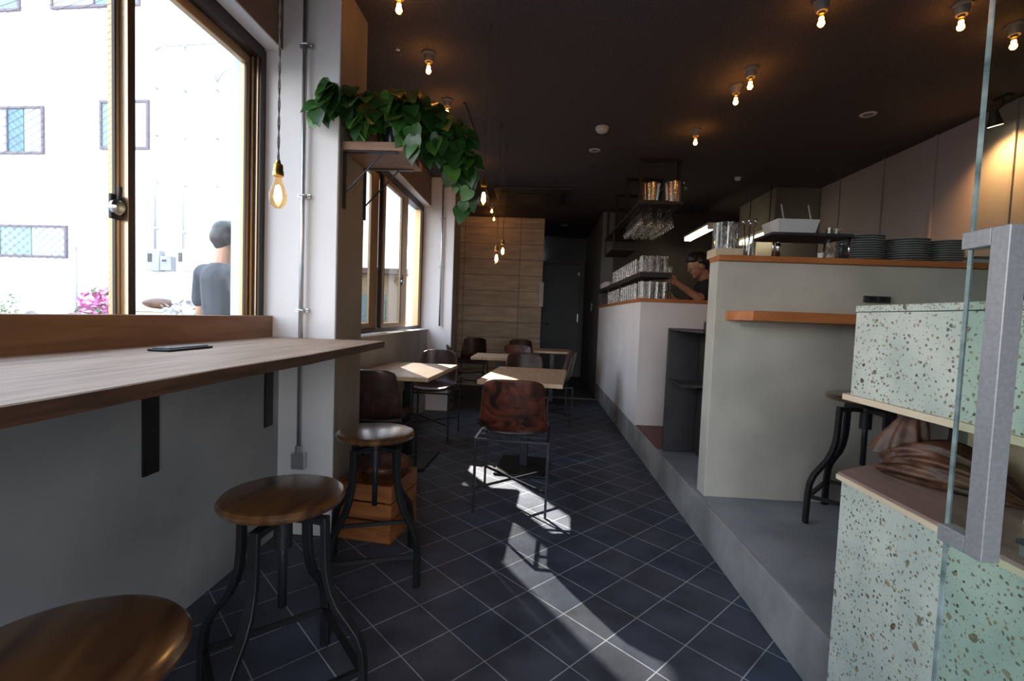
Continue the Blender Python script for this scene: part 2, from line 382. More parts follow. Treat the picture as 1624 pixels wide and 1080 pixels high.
# left wall: below the windows, headers, pillars
wl = D.objects.new('wall_left', None); C.objects.link(wl); struct(wl)
def part(mb, name, mat, parent, **k):
    return mb.build(name, mat, parent, **k)
part(MB().box(OX, WX, -.6, 2.37, -.1, 1.0), 'wall_panel', 'plaster', wl)
part(MB().box(OX, WX, 2.37, 5.70, -.1, .98), 'wall_panel', 'plaster', wl)
part(MB().box(OX, WX, -.6, 2.37, 2.46, 2.8), 'header', 'header', wl)
part(MB().box(OX, WX, 2.73, 5.70, 2.46, 2.8), 'header', 'header', wl)
part(MB().box(OX, WX, 5.712, 8.0, -.1, 2.8), 'wall_panel', 'plaster', wl)
part(MB().box(OX + .1, -1.02, 2.372, 2.728, 0, 2.8), 'pillar', 'pillar', wl, bevel=.004)
part(MB().box(OX, -1.465, 2.36, 2.37, .98, 2.8).box(OX, -1.465, 5.69, 5.70, .98, 2.8).box(OX, -1.465, -.6, 5.7, 2.445, 2.46), 'outer_reveal', 'exterior', wl)
part(MB().box(OX - .002, OX, 2.36, 2.74, -.1, 2.8), 'outer_render', 'exterior', wl)
part(MB().box(OX + .1, -1.02, 5.70, 6.05, 0, 2.8), 'pillar', 'pillar', wl, bevel=.004)
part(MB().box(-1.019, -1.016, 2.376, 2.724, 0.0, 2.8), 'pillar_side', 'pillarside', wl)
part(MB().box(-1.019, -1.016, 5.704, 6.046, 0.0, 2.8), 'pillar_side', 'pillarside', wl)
part(MB().box(-1.40, WX + .012, 2.73, 5.70, .98, .993), 'sill', 'pillar', wl, bevel=.003)
part(MB().box(-1.39, WX - .0005, -.6, 2.37, 2.452, 2.4595).box(-1.39, WX - .0005, 2.73, 5.70, 2.452, 2.4595), 'soffit', 'pillar', wl)  # pale plates put daylight on the soffit into the colour
# back wall, hall and right walls
struct(MB().box(-1.56, .075, 7.9, 8.02, 0, 2.8).build('wall_back', 'board'))
struct(MB().box(-.045, .075, 8.02, 9.7, 0, 2.8).build('wall_hall_left', 'hallwall'))
struct(MB().box(.05, 1.2, 9.75, 9.87, 0, 2.8).build('wall_hall_end', 'hallwall'))
struct(MB().box(.944, 1.12, 7.3, 9.75, 0, 2.8).build('wall_hall_right', 'hallwall'))
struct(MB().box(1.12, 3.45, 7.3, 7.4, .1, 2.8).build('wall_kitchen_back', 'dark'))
wr = struct(MB().box(3.23, 3.45, -.6, 7.3, -.1, 2.8).build('wall_right', 'party'))
for k, y in enumerate((1.9, 2.85, 3.5, 4.16, 4.755, 5.41)):
    struct(MB().box(3.215, 3.23, y - .012, y + .012, .22, 2.8).build('trim_%d' % (k + 1), 'party', bevel=.003))
wf = D.objects.new('wall_front', None); C.objects.link(wf); struct(wf)  # unseen wall, added with a narrow opening to limit light from behind
part(MB().box(-1.7, -.40, -.72, -.6, -.1, 2.95).box(.75, 3.45, -.72, -.6, -.1, 2.95).box(-.40, .75, -.72, -.6, 2.15, 2.95), 'wall_panel', 'header', wf)
# hall door
dr = struct(MB().box(.10, .84, 9.715, 9.75, .01, 2.27).build('door_1', 'doorblue', bevel=.003))
part(MB().lathe([(0, 0), (.016, 0), (.016, .03), (.028, .04), (.03, .06), (.02, .075), (0, .078)], n=16), 'door_knob', 'chrome', dr, smooth=True)
kb = [x for x in D.objects if x.name == 'door_knob'][0]; kb.rotation_euler = (rad(90), 0, 0); kb.location = (.215, 9.71, 1.06)
part(MB().box(.80, .835, 9.70, 9.716, 2.05, 2.12).box(.82, .845, 9.70, 9.716, 1.12, 1.28), 'hinge', 'chrome', dr)
part(MB().box(.84, .90, 9.69, 9.75, 0, 2.33).box(.075, .10, 9.69, 9.75, 0, 2.33).box(.10, .84, 9.69, 9.75, 2.275, 2.33).box(.10, .84, 9.69, 9.75, 0, .01), 'door_frame', 'doorframe', dr)
struct(MB().box(.076, .943, 7.02, 7.08, 0, .012).build('trim_7', 'doorframe'))
# raised platform with curb, slanted at the terrazzo counter
plat = [(.955, 1.42), (1.25, 1.60), (3.23, 2.45), (3.23, 7.3), (.955, 7.3)]
struct(MB().prism(plat, 0, .22).build('floor_platform', 'platform'))
struct(MB().box(.938, .9555, 1.42, 7.3, 0, .222).build('trim_8', 'curb', bevel=.004))
struct(MB().box(.957, 1.9, 3.62, 4.40, .22, .226).build('floor_step', 'redfloor'))
# bar wall
struct(MB().prism([(.942, 4.40), (1.62, 4.40), (1.62, 4.52), (1.06, 4.52), (1.06, 7.3), (.942, 7.3)], .22, 1.36).build('wall_bar', 'barwall', bevel=.003))
bc = MB().prism([(.93, 4.385), (1.66, 4.385), (1.66, 4.62), (1.16, 4.62), (1.16, 7.29), (.93, 7.29)], 1.361, 1.392).build('bar_counter', 'orangewood', bevel=.003)
tag(bc, 'orange wooden bar top capping the low bar wall in front of the glasses', 'bar top')
# tall wall with its orange cap
struct(MB().box(.972, 2.42, 2.66, 2.78, .22, 1.525).build('wall_peninsula', 'tallwall', bevel=.004))
cap = MB().prism([(.965, 2.635), (2.40, 2.635), (2.40, 2.95), (1.16, 2.95), (.985, 2.82)], 1.526, 1.556).build('ledge_board', 'orangewood', bevel=.003)
tag(cap, 'long orange wooden cap board on the tall grey wall, under jar and plates', 'ledge')
sh = empty('wall_shelf', (0, 0, 0), 'orange wooden shelf jutting from the tall grey wall beside the terrazzo counter', 'shelf')
part(MB().prism([(1.03, 2.658), (1.07, 2.42), (1.78, 2.42), (1.78, 2.658)], 1.205, 1.255), 'board', 'orangewood', sh, bevel=.003)
part(MB().box(1.1, 1.7, 2.64, 2.658, 1.18, 1.204), 'cleat', 'tallwall', sh)
so = empty('wall_socket', (1.815, 2.655, 1.345), 'small dark double socket on tall grey wall above terrazzo counter', 'socket')
part(MB().box(-.068, .068, -.01, .003, -.018, .018), 'plate', 'trayblack', so, bevel=.002)
part(MB().box(-.045, -.01, -.013, -.01, -.01, .01).box(.01, .045, -.013, -.01, -.01, .01), 'outlet', 'steel', so)

# ------------------------------------------------------------------ windows
def sash(parent, y0, y1, z0, z1, x, glassmat, w=.045, lw=None, rw=None, d=.03):
    m = MB(); lw = lw or w; rw = rw or w
    m.box(x - d, x, y0, y0 + lw, z0, z1).box(x - d, x, y1 - rw, y1, z0, z1).box(x - d, x, y0 + lw, y1 - rw, z0, z0 + w).box(x - d, x, y0 + lw, y1 - rw, z1 - w, z1)
    s = part(m, 'sash', 'bronze', parent, bevel=.003)
    g = part(MB().box(x - d * .6, x - d * .45, y0 + lw - .005, y1 - rw + .005, z0 + w - .005, z1 - w + .005), 'pane', glassmat, s)
    gk = MB()
    gk.box(x - d * .3, x + .001, y0 + lw, y0 + lw + .006, z0 + w, z1 - w).box(x - d * .3, x + .001, y1 - rw - .006, y1 - rw, z0 + w, z1 - w)
    part(gk, 'gasket', 'bronzedark', s)
    return s
def latch(parent, x, y, z, s=1.0):
    l = part(MB().box(x, x + .012, y - .018 * s, y + .022 * s, z - .05 * s, z + .03 * s), 'latch', 'steel', parent, bevel=.003)
    k = MB().lathe([(0, 0), (.024 * s, 0), (.026 * s, .01), (.018 * s, .02), (0, .021)], n=18)
    k = k.build('knob', 'chrome', l, smooth_angle=40); k.rotation_euler = (0, rad(90), 0); k.location = (x + .012, y - .004, z - .012)
    part(MB().bar([(x + .02, y, z), (x + .024, y, z + .055 * s)], .012, .008, (0, 1, 0)), 'lever', 'steel', l)
w1 = D.objects.new('window_1', None); C.objects.link(w1); struct(w1)
fr = MB().box(-1.465, -1.392, 2.325, 2.369, 1.0, 2.445).box(-1.465, -1.392, -.6, 2.325, 2.395, 2.459).box(-1.465, -1.392, -.6, 2.325, 1.0, 1.05)
part(fr, 'window_frame', 'bronzedark', w1, bevel=.002)
part(MB().box(-1.462, -1.45, 2.312, 2.326, 1.05, 2.395).box(-1.435, -1.425, 2.314, 2.326, 1.05, 2.395).box(-1.41, -1.404, 2.318, 2.326, 1.05, 2.395), 'track', 'bronze', w1)
a = sash(w1, .72, 1.543, 1.05, 2.395, -1.405, 'wired', rw=.014)
part(MB().box(-1.435, -1.378, 1.5435, 1.5465, 1.05, 2.395), 'stile_face', 'satinbronze', w1)
part(MB().box(-1.437, -1.378, 1.547, 1.574, 1.05, 2.395), 'interlock_stile', 'bronzedark', w1)
sash(w1, 1.60, 2.316, 1.05, 2.395, -1.44, 'glass', lw=.03, rw=.03)
sash(w1, -.12, .75, 1.05, 2.395, -1.43, 'wired')  # unseen sashes from here on, extended to let in more daylight
sash(w1, -.6, -.1, 1.05, 2.395, -1.395, 'glass')
latch(w1, -1.404, 1.515, 1.50)
w2 = D.objects.new('window_2', None); C.objects.link(w2); struct(w2)
fr = MB().box(-1.465, -1.392, 5.665, 5.699, .994, 2.445).box(-1.465, -1.392, 2.731, 2.79, .994, 2.445).box(-1.465, -1.392, 2.79, 5.665, 2.385, 2.459).box(-1.465, -1.392, 2.79, 5.665, .994, 1.03)
part(fr, 'window_frame', 'bronzedark', w2, bevel=.002)
part(MB().box(-1.462, -1.396, 5.56, 5.664, 1.03, 2.385), 'side_rail', 'bronze', w2, bevel=.003)
sash(w2, 2.79, 4.20, 1.03, 2.385, -1.43, 'glass', rw=.17)
part(MB().box(-1.43, -1.397, 4.20, 4.28, 1.03, 2.385), 'weather_strip', 'bronzedark', w2)
b2 = sash(w2, 4.24, 5.03, 1.03, 2.385, -1.395, 'glass', lw=.04, rw=.20)
latch(w2, -1.395, 4.80, 1.50)
part(MB().box(-1.462, -1.461, 2.79, 5.03, 1.03, 2.385), 'sun_dimming_sheet', 'sundim', w2)  # sheet added to dim the sun coming through these panes
# board along the foot of window one
tag(MB().box(-1.392, -1.343, -.6, 2.369, 1.001, 1.137).build('sill_board', 'oakedge', bevel=.003), 'thick brown timber board standing along the foot of the big window', 'sill board')

# ------------------------------------------------------------------ window counter
ct = empty('window_counter', (-.74, 1.0, 1.0), 'long smoked oak counter under the big window, front edge rounded', 'counter')
def rel(mb, o):   # shift world-built geometry into a thing's local frame
    bmesh.ops.translate(mb.bm, vec=-Vector(o.location), verts=mb.bm.verts[:]); return mb
edge = [(-.735, -.6), (-.728, .3), (-.722, .7), (-.735, 1.1), (-.728, 1.5), (-.742, 1.9), (-.760, 2.366)]
for xa, nm in ((-.95, 0), (-1.15, 1), (-1.341, 2)):
    if nm == 0: pl = MB().prism([(x - .0045, y) for x, y in edge] + [(-.95, 2.366), (-.95, -.6)], 1.0005, 1.031)
    else: pl = MB().box(xa, (-.953 if nm == 1 else -1.153), -.6, 2.366, 1.0015, 1.0305)
    part(rel(pl, ct), 'plank', 'oak', ct, bevel=.0025)
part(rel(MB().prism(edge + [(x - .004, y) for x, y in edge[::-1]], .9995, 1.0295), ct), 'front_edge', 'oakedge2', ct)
for y in (.75, 1.55, 2.272):
    b = MB().box(-1.308, -1.30, y - .033, y + .033, .59, 1.0).box(-1.30, -.86, y - .033, y + .033, .992, 1.0)
    part(rel(b, ct), 'bracket', 'steel', ct)
oc = empty('table_outlet', (-1.155, 1.50, 1.031), 'small black outlet cover set in the oak counter near the timber board', 'outlet')
part(MB().box(-.035, .035, -.10, .10, 0, .007), 'frame', 'steel', oc, bevel=.002)
part(MB().box(-.026, .026, -.09, .09, .007, .0105), 'lid', 'trayblack', oc, bevel=.001)

# ------------------------------------------------------------------ conduits on pillars
def conduit(x, y, z0, label, foot=True):
    o = empty('conduit_pipe', (x, y, z0), label, 'pipe', )
    part(MB().tube([(0, 0, .04), (0, 0, 2.8 - z0)], .0115, 10), 'pipe', 'galv', o, smooth=True)
    for z in (.75, 1.32, 2.05):
        zz = z0 + z
        if zz < 2.75:
            m = MB().box(-.032, .032, .010, .0235, z - .009, z + .009).tube([(-.014, .008, z), (-.014, -.013, z), (.014, -.013, z), (.014, .008, z)], .004, 6)
            part(m, 'clamp', 'galv', o)
            part(MB().ball((.026, .008, z), .006, 1), 'screw', 'chrome', o, smooth=True)
    if foot:
        part(MB().box(-.035, .035, -.012, .024, -.06, .02).tube([(0, 0, .02), (0, 0, .06)], .018, 12), 'junction_box', 'galv', o, bevel=.003)
    return o
conduit(-1.185, 2.345, .42, 'galvanised steel conduit running up the near pale pillar by the counter')
conduit(-1.16, 5.672, .99, 'thin galvanised conduit running up the far pale pillar beyond the second window', foot=False)

# ------------------------------------------------------------------ stools
def make_stool(ang=0.0):
    o = empty('bar_stool', (0, 0, 0), '', 'stool', 'industrial bar stools')
    part(MB().lathe([(0, .612), (.150, .612), (.165, .616), (.172, .626), (.172, .632), (.165, .641), (.152, .645), (0, .645)], n=48), 'seat', 'seatwood', o, smooth_angle=35)
    part(MB().tube([(0, 0, .30), (0, 0, .6)], .0125, 12), 'screw_rod', 'rod', o, smooth=True)
    part(MB().lathe([(0, .48), (.026, .48), (.026, .56), (.032, .565), (.032, .585), (0, .585)], n=16).lathe([(0, .597), (.09, .597), (.09, .611), (0, .611)], n=20), 'hub', 'steel', o, smooth_angle=35)
    for k in range(4):
        a = ang + k * math.pi / 2; c, s = math.cos(a), math.sin(a)
        P = lambda r, z: (r * c, r * s, z)
        path = [P(.02, .572), P(.10, .572), P(.128, .570)]
        m = MB().bar(path, .030, .018, (-s, c, 0))
        part(m, 'arm', 'steel', o)
        pts = [(.128, .582), (.130, .55), (.132, .46), (.137, .41), (.150, .36), (.172, .315), (.205, .275), (.232, .24), (.248, .20), (.254, .15), (.256, .08), (.258, 0.0)]
        part(MB().bar([P(*p) for p in pts], .030, .018, (-s, c, 0)), 'leg', 'steel', o, bevel=.003)
    m = MB(); r = .250
    for k in range(4):
        a = ang + k * math.pi / 2; b = a + math.pi / 2
        m.bar([(r * math.cos(a), r * math.sin(a), .135), (r * math.cos(b), r * math.sin(b), .135)], .016, .016, (0, 0, 1))
    part(m, 'footrest', 'steel', o)
    return o
s1 = make_stool()
s1.location = (-.715, 1.33, 0); s1.rotation_euler = (0, 0, rad(-4))
s1['label'] = 'wooden seat bar stool in the middle, in front of the wall bracket under the counter'
S = 'industrial bar stools'
dup(s1, (-.70, 2.09, 0), rad(-26), 'wooden seat bar stool before the pillar, seat bright with window glare', S)
dup(s1, (-.70, .655, 0), rad(20), 'nearest bar stool, cut off in the bottom left corner of the photo', S)
dup(s1, (1.62, 2.38, .22), rad(2), 'bar stool on the raised floor, half hidden behind the mint terrazzo counter', S)
dup(s1, (2.12, 2.30, .22), rad(30), 'bar stool on the raised floor, seen through the terrazzo counter gap behind the brown bundle', S)

# crate and cushion behind stool
cr = empty('wooden_crate', (-.82, 2.52, 0), 'orange brown wooden crate on the floor by the pillar behind a bar stool', 'crate', rz=rad(-8))
m = MB().box(-.15, .15, -.17, .17, 0, .02)
part(m, 'bottom', 'cratewood', cr)
for zz in (.02, .115, .21):
    part(MB().box(-.15, .15, -.17, -.155, zz, zz + .085).box(-.15, .15, .155, .17, zz, zz + .085).box(-.15, -.135, -.155, .155, zz, zz + .085).box(.135, .15, -.155, .155, zz, zz + .085), 'slat', 'cratewood', cr, bevel=.002)
for sx in (-1, 1):
    for sy in (-1, 1): part(MB().box(sx * .124 - .01, sx * .124 + .01, sy * .144 - .01, sy * .144 + .01, .02, .29), 'corner_post', 'cratewood', cr)
cu = empty('floor_cushion', (-.80, 2.53, .296), 'dark red leather cushion lying on top of the wooden crate', 'cushion', rz=rad(-8))
part(MB().ball((0, 0, .055), 1, 3, (.15, .16, .055)), 'cover', 'leather', cu, smooth=True)
part(MB().tube([(.152 * math.cos(t * math.pi / 12), .162 * math.sin(t * math.pi / 12), .055) for t in range(24)], .005, 6, closed=True), 'piping', 'leather2', cu, smooth=True)

# ------------------------------------------------------------------ chairs
def shell_mesh(w_seat=.42, w_mid=.41, w_top=.35, top=.80):
    ZL = .014
    prof = [(.20, .440, .0), (.205, .456, .02), (.19, .468, .03), (.10, .462, .03), (0, .455, .03), (-.10, .458, .02), (-.16, .470, .01), (-.195, .495, 0), (-.215, .54, 0), (-.23, .60, 0), (-.245, .68, 0), (-.256, .74, 0), (-.262, .775, 0), (-.266, .795, 0), (-.268, top, 0)]
    bm = bmesh.new(); rows = []
    nu = 14
    for i, (y, z, _) in enumerate(prof):
        f = max(0, (z - .5) / (top - .5)) if y < -.1 else 0
        w = (w_seat + (w_top - w_seat) * f) / 2
        if y > .18: w *= .93
        if z > top - .035 and y < 0: w *= (1 - .55 * ((z - (top - .035)) / .035) ** 2 * .35)
        row = []
        for k in range(nu + 1):
            u = -1 + 2 * k / nu
            wrap = abs(u) ** 2.4
            dy = .075 * wrap * (1 if y < -.12 else 0) * (1 - .35 * f)
            dz = .025 * wrap * (1 if y >= -.12 else .3)
            drop = -.03 * abs(u) ** 6 if z > .78 and y < 0 else 0
            row.append(bm.verts.new((u * w, y + dy, z + dz + drop + ZL)))
        rows.append(row)
    for a, b in zip(rows, rows[1:]):
        for k in range(nu): bm.faces.new((a[k], a[k + 1], b[k + 1], b[k]))
    return bm
def make_chair(leather='leather'):
    o = empty('leather_chair', (0, 0, 0), '', 'chair', 'leather shell chairs')
    m = MB(); m.bm.free(); m.bm = shell_mesh()
    sh = m.build('seat_shell', leather, o, smooth=True)
    so_ = sh.modifiers.new('thick', 'SOLIDIFY'); so_.thickness = .022; so_.offset = 0
    ss = sh.modifiers.new('round', 'SUBSURF'); ss.levels = 1; ss.render_levels = 1
    W, Dd, r = .215, .215, .0075
    for sx in (-1, 1):
        for sy in (-1, 1):
            part(MB().box(sx * W - r, sx * W + r, sy * Dd - r, sy * Dd + r, 0, .453), 'leg', 'rod', o, bevel=.002)
    part(MB().box(-W, W, -Dd - r, -Dd + r, .438, .453).box(-W, W, Dd - r, Dd + r, .438, .453)
         .box(-W - r, -W + r, -Dd, Dd, .438, .453).box(W - r, W + r, -Dd, Dd, .438, .453)
         .box(-W, W, -.10, -.085, .439, .452), 'seat_frame', 'rod', o, bevel=.002)
    part(MB().bar([(-W, -Dd, .15), (W, Dd, .15)], .012, .012, (0, 0, 1)).bar([(-W, Dd, .148), (W, -Dd, .148)], .012, .012, (0, 0, 1)), 'stretcher', 'rod', o)
    return o
G = 'leather shell chairs'
chA = make_chair(); chA.location = (-.105, 2.985, 0); chA.rotation_euler = (0, 0, rad(-3))
chA['label'] = 'foreground leather chair with reddish mottled back turned to camera at the centre table'
chB = make_chair('leather2'); chB.location = (-1.05, 3.17, 0); chB.rotation_euler = (0, 0, rad(0))
chB['label'] = 'dark leather chair half hidden by the near pillar at the window table'
dup(chB, (-.97, 4.53, 0), rad(176), 'dark leather chair beyond the window table, its bluish seat facing the camera', G)
dup(chB, (-.09, 4.58, 0), rad(183), 'dark leather chair beyond the centre table facing the camera', G)
dup(chB, (.18, 5.25, 0), rad(95), 'leather chair seen from the side, right of the tables near the grey bar wall', G)
dup(chA, (-.22, 5.98, 0), rad(182), 'red brown leather chair at the far side of the small middle table', G)
dup(chB, (-.84, 5.85, 0), rad(-80), 'very dark leather chair in the shade of the far pillar', G)
dup(chB, (-.98, 7.42, 0), rad(178), 'leather chair against the board wall, left of the pair there', G)
dup(chB, (-.22, 7.42, 0), rad(184), 'leather chair against the board wall near the hall, right of the pair there', G)

# ------------------------------------------------------------------ tables
def table(x0, x1, y0, y1, rz, label, mat='tablewood'):
    o = empty('dining_table', ((x0 + x1) / 2, (y0 + y1) / 2, 0), label, 'table', 'pale wood café tables', rz)
    a, b = (x1 - x0) / 2, (y1 - y0) / 2
    part(MB().box(-a, a, -b, b, .705, .735), 'tabletop', mat, o, bevel=.003)
    part(MB().box(-.03, .03, -.03, .03, .02, .69), 'column', 'rod', o, bevel=.003)
    part(MB().box(-.20, .20, -.24, .24, 0, .018), 'base_plate', 'steel', o, bevel=.004)
    part(MB().box(-.16, .16, -.2, .2, .69, .7045), 'top_plate', 'steel', o)
    return o
table(-1.27, -.70, 3.24, 4.17, rad(-3), 'pale wooden café table under the second window, sunlit at its far corner')
table(-.35, .24, 3.22, 4.17, rad(-5), 'pale wooden café table in the centre in front of the reddish chair')
table(-.68, -.12, 5.02, 5.62, 0, 'small pinkish wooden table behind the two front tables')
table(-.02, .50, 6.35, 6.95, 0, 'farthest wooden café table near the hall, behind the side-on chair')

# ------------------------------------------------------------------ bar black unit
bu = empty('black_cabinet', (.98, 3.56, .222), 'black metal cabinet with open niche standing against the bar behind the tall grey wall', 'cabinet')
part(MB().box(0, .225, 0, .03, .0, .90), 'front_panel', 'trayblack', bu, bevel=.003)
part(MB().box(.226, .25, -.70, .03, .0, .90), 'side_panel', 'dark', bu, bevel=.003)
part(MB().box(.02, .2255, -.30, -.001, .52, .54), 'shelf', 'trayblack', bu)
part(MB().box(.10, .2255, -.312, -.301, .525, .541), 'rail', 'chrome', bu)
part(MB().box(.0, .25, -.70, .03, .9005, .918), 'worktop', 'trayblack', bu, bevel=.003)
ti = empty('condiment_tin', (1.17, 3.30, 1.141), 'tiny dark tin on the black cabinet beside the tall wall edge', 'tin')
part(MB().lathe([(0, 0), (.03, 0), (.03, .05), (0, .05)], n=16), 'body', 'steel', ti, smooth_angle=30)
part(MB().lathe([(0, .05), (.032, .05), (.032, .06), (0, .06)], n=16), 'lid', 'grey', ti, smooth_angle=30)

# ------------------------------------------------------------------ terrazzo counter
TX = .86
end = lambda x, off=0: 1.352 + .6057 * (x - TX) + off
tc = empty('service_counter', (TX, 1.3, 0), 'mint terrazzo service counter with pale plywood ledges and an open niche', 'counter')
def slab(x0, x1, z0, z1, off=0): return rel(MB().prism([(x0, .80), (x1, .80), (x1, end(x1, off)), (x0, end(x0, off))], z0, z1), tc)
part(slab(TX, 1.36, 0, .762, -.012), 'lower_body', 'terrazzo', tc, bevel=.002)
part(slab(TX - .006, 1.36, .763, .776, .008), 'lower_ledge', 'pine', tc, bevel=.001)
part(slab(TX - .001, 1.355, .7765, .783, .004), 'ledge_top', 'ledgewood', tc)
part(slab(TX - .006, 1.30, .987, 1.003, .006), 'upper_ledge', 'pine', tc, bevel=.001)
part(slab(TX, 1.30, 1.0035, 1.226, -.022), 'upper_block', 'terrazzo', tc, bevel=.0015)
part(slab(TX - .002, 1.302, 1.2275, 1.244, -.020), 'top_slab', 'terrazzo', tc, bevel=.0015)
part(rel(MB().box(1.20, 1.222, .80, 1.36, .7835, .9865), tc), 'back_board', 'pine', tc)
part(rel(MB().box(1.05, 1.20, 1.03, 1.045, .7835, .9865), tc), 'divider', 'pine', tc)
# crumpled bundle: folded wrinkled mound
bd = empty('paper_bundle', (1.045, 1.285, .784), 'crumpled brown bundle with long folds lying in the terrazzo counter niche', 'bundle', rz=rad(-58))
def folds(nx, ny, f):
    bm = bmesh.new(); rows = []
    for i in range(nx + 1):
        rows.append([bm.verts.new(f(i / nx, j / ny)) for j in range(ny + 1)])
    for a, b in zip(rows, rows[1:]):
        for k in range(ny): bm.faces.new((a[k], a[k + 1], b[k + 1], b[k]))
    return bm
def bundle(u, v):
    L = .38 * u - .10
    t = v * 2 * math.pi
    env = (math.sin(math.pi * min(1, u * 1.15 + .10)) ** .7) * (1 - .25 * u)
    if u > .6: env *= 1 - .55 * (u - .6) / .4
    rr = .085 * env * (1 + .13 * math.sin(9 * t + 4 * u) + .07 * math.sin(17 * t - 7 * u))
    z = .062 * env + rr * math.sin(t) * .72
    return (L + .01 * math.sin(5 * t), rr * math.cos(t) * 1.0, max(.001, z))
m = MB(); m.bm.free(); m.bm = folds(22, 64, bundle); m.build('wrap', 'pouch', bd, smooth=True)
def crest(u, v):
    t = v * 2 * math.pi; a = u * 1.0
    rr = .058 * (1 - a) ** .55 * (1 + .16 * math.sin(8 * t + 5 * u)) + .006
    return (-.075 + .035 * a + rr * math.cos(t), .01 + rr * math.sin(t) * .8, .06 + .125 * a)
m = MB(); m.bm.free(); m.bm = folds(14, 56, crest); m.build('gathered_top', 'pouch', bd, smooth=True)
part(MB().tube([(-.042 + .016 * math.cos(t * math.pi / 8), .01 + .014 * math.sin(t * math.pi / 8), .172) for t in range(16)], .003, 6, closed=True), 'tie', 'cord', bd)
bd2 = empty('reflection_block', (.905, .855, .784), 'added grey block with dark top, standing in for the reflection of the door handle', 'box')
part(MB().box(-.02, .05, -.035, .03, .0, .022), 'body', 'grey', bd2, bevel=.002)
part(MB().box(-.024, .054, -.039, .034, .0225, .032), 'lid', 'trayblack', bd2, bevel=.002)  # whole block added in place of a reflection of the pull handle

# ------------------------------------------------------------------ glass door with pull handle
gd = empty('glass_door', (.668, .78, 0), 'frameless green tinted glass door leaf at the right edge of the view', 'glass door')
part(MB().box(.003, .86, -.003, .004, .02, 2.72), 'pane', 'doorglass', gd)
part(MB().box(0, .0028, -.003, .004, .02, 2.72), 'polished_edge', 'glassedge', gd)
h = MB()
h.box(-.018, .008, -.080, -.052, .853, 1.335)
part(h, 'pull_handle', 'handle', gd, bevel=.0012)
part(MB().box(-.018, .008, -.0515, -.0045, 1.309, 1.335).box(-.018, .008, -.0515, -.0045, .853, .879), 'handle_arm', 'handle', gd, bevel=.0012)
part(MB().box(.0, .03, .0065, .02, .0, .05), 'foot_clamp', 'chrome', gd)

# ------------------------------------------------------------------ lamps
def bulb_parts(o, z, s=1.0, fil='filament'):
    """teardrop bulb hanging below z"""
    part(MB().lathe([(.012 * s, z), (.014 * s, z - .018 * s), (.022 * s, z - .04 * s), (.029 * s, z - .066 * s), (.0295 * s, z - .082 * s), (.024 * s, z - .10 * s), (.012 * s, z - .111 * s), (0, z - .113 * s)], n=20, cap=False), 'bulb', 'bulbglass', o, smooth=True)
    m = MB()
    m.lathe([(0, z - .03 * s), (.007 * s, z - .035 * s), (.0115 * s, z - .055 * s), (.013 * s, z - .078 * s), (.008 * s, z - .090 * s), (0, z - .092 * s)], n=10)
    part(m, 'filament', fil, o, smooth=True)
def pendant(x, y, zb, label, s=1.0):
    """zb: bottom of the bulb"""
    o = empty('pendant_lamp', (x, y, 2.8), label, 'pendant lamp', 'bare bulb pendant lamps')
    zt = zb - 2.8 + .113 * s
    part(MB().lathe([(0, 0), (.018, 0), (.016, -.012), (.006, -.03), (0, -.03)], n=16), 'ceiling_rose', 'dark', o, smooth_angle=40)
    m = MB(); n = 60; L = zt + .05
    for ph in (0, math.pi):
        m.tube([(.0025 * math.cos(ph + k * .9), .0025 * math.sin(ph + k * .9), -.03 + (L + .03) * k / n) for k in range(n + 1)], .0022, 5)
    part(m, 'cord', 'cord', o)
    part(MB().lathe([(0, zt + .052), (.006, zt + .052), (.009, zt + .04), (.015, zt + .036), (.0165, zt + .012), (.018, zt + .01), (.018, zt - .004), (0, zt - .004)], n=18), 'socket', 'brass', o, smooth_angle=40)
    bulb_parts(o, zt - .003, s)
    return o
pendant(-.923, 1.65, 1.53, 'bare bulb pendant on twisted cord beside the big window')
pendant(-.330, 2.75, 1.805, 'bare bulb pendant right of the hanging pothos leaves')
pendant(-.363, 4.10, 1.625, 'lower left bulb of the two pendants before the board wall')
pendant(-.349, 4.60, 1.755, 'upper right bulb of the two pendants before the board wall')
def ceiling_lamp(x, y):
    o = empty('ceiling_lamp', (x, y, 2.8), '', 'ceiling lamp', 'bare bulb ceiling lamps')
    part(MB().lathe([(0, 0), (.042, 0), (.042, -.012), (.034, -.018), (.029, -.045), (.024, -.055), (0, -.055)], n=24), 'porcelain_base', 'grey', o, smooth_angle=35)
    part(MB().lathe([(0, -.055), (.014, -.055), (.014, -.068), (0, -.068)], n=14), 'socket', 'brass', o)
    z = -.068
    part(MB().lathe([(.011, z), (.013, z - .01), (.021, z - .025), (.0225, z - .04), (.018, z - .055), (.008, z - .063), (0, z - .064)], n=18, cap=False), 'bulb', 'bulbglass', o, smooth=True)
    part(MB().lathe([(0, z - .008), (.010, z - .013), (.0115, z - .022), (.009, z - .028), (.015, z - .036), (.0165, z - .046), (.010, z - .057), (0, z - .059)], n=12), 'filament', 'filamentsmall', o, smooth=True)
    return o
cl = ceiling_lamp(-.735, 3.02); cl['label'] = 'bare bulb ceiling lamp in the left row, above the first pothos leaves'
GL = 'bare bulb ceiling lamps'
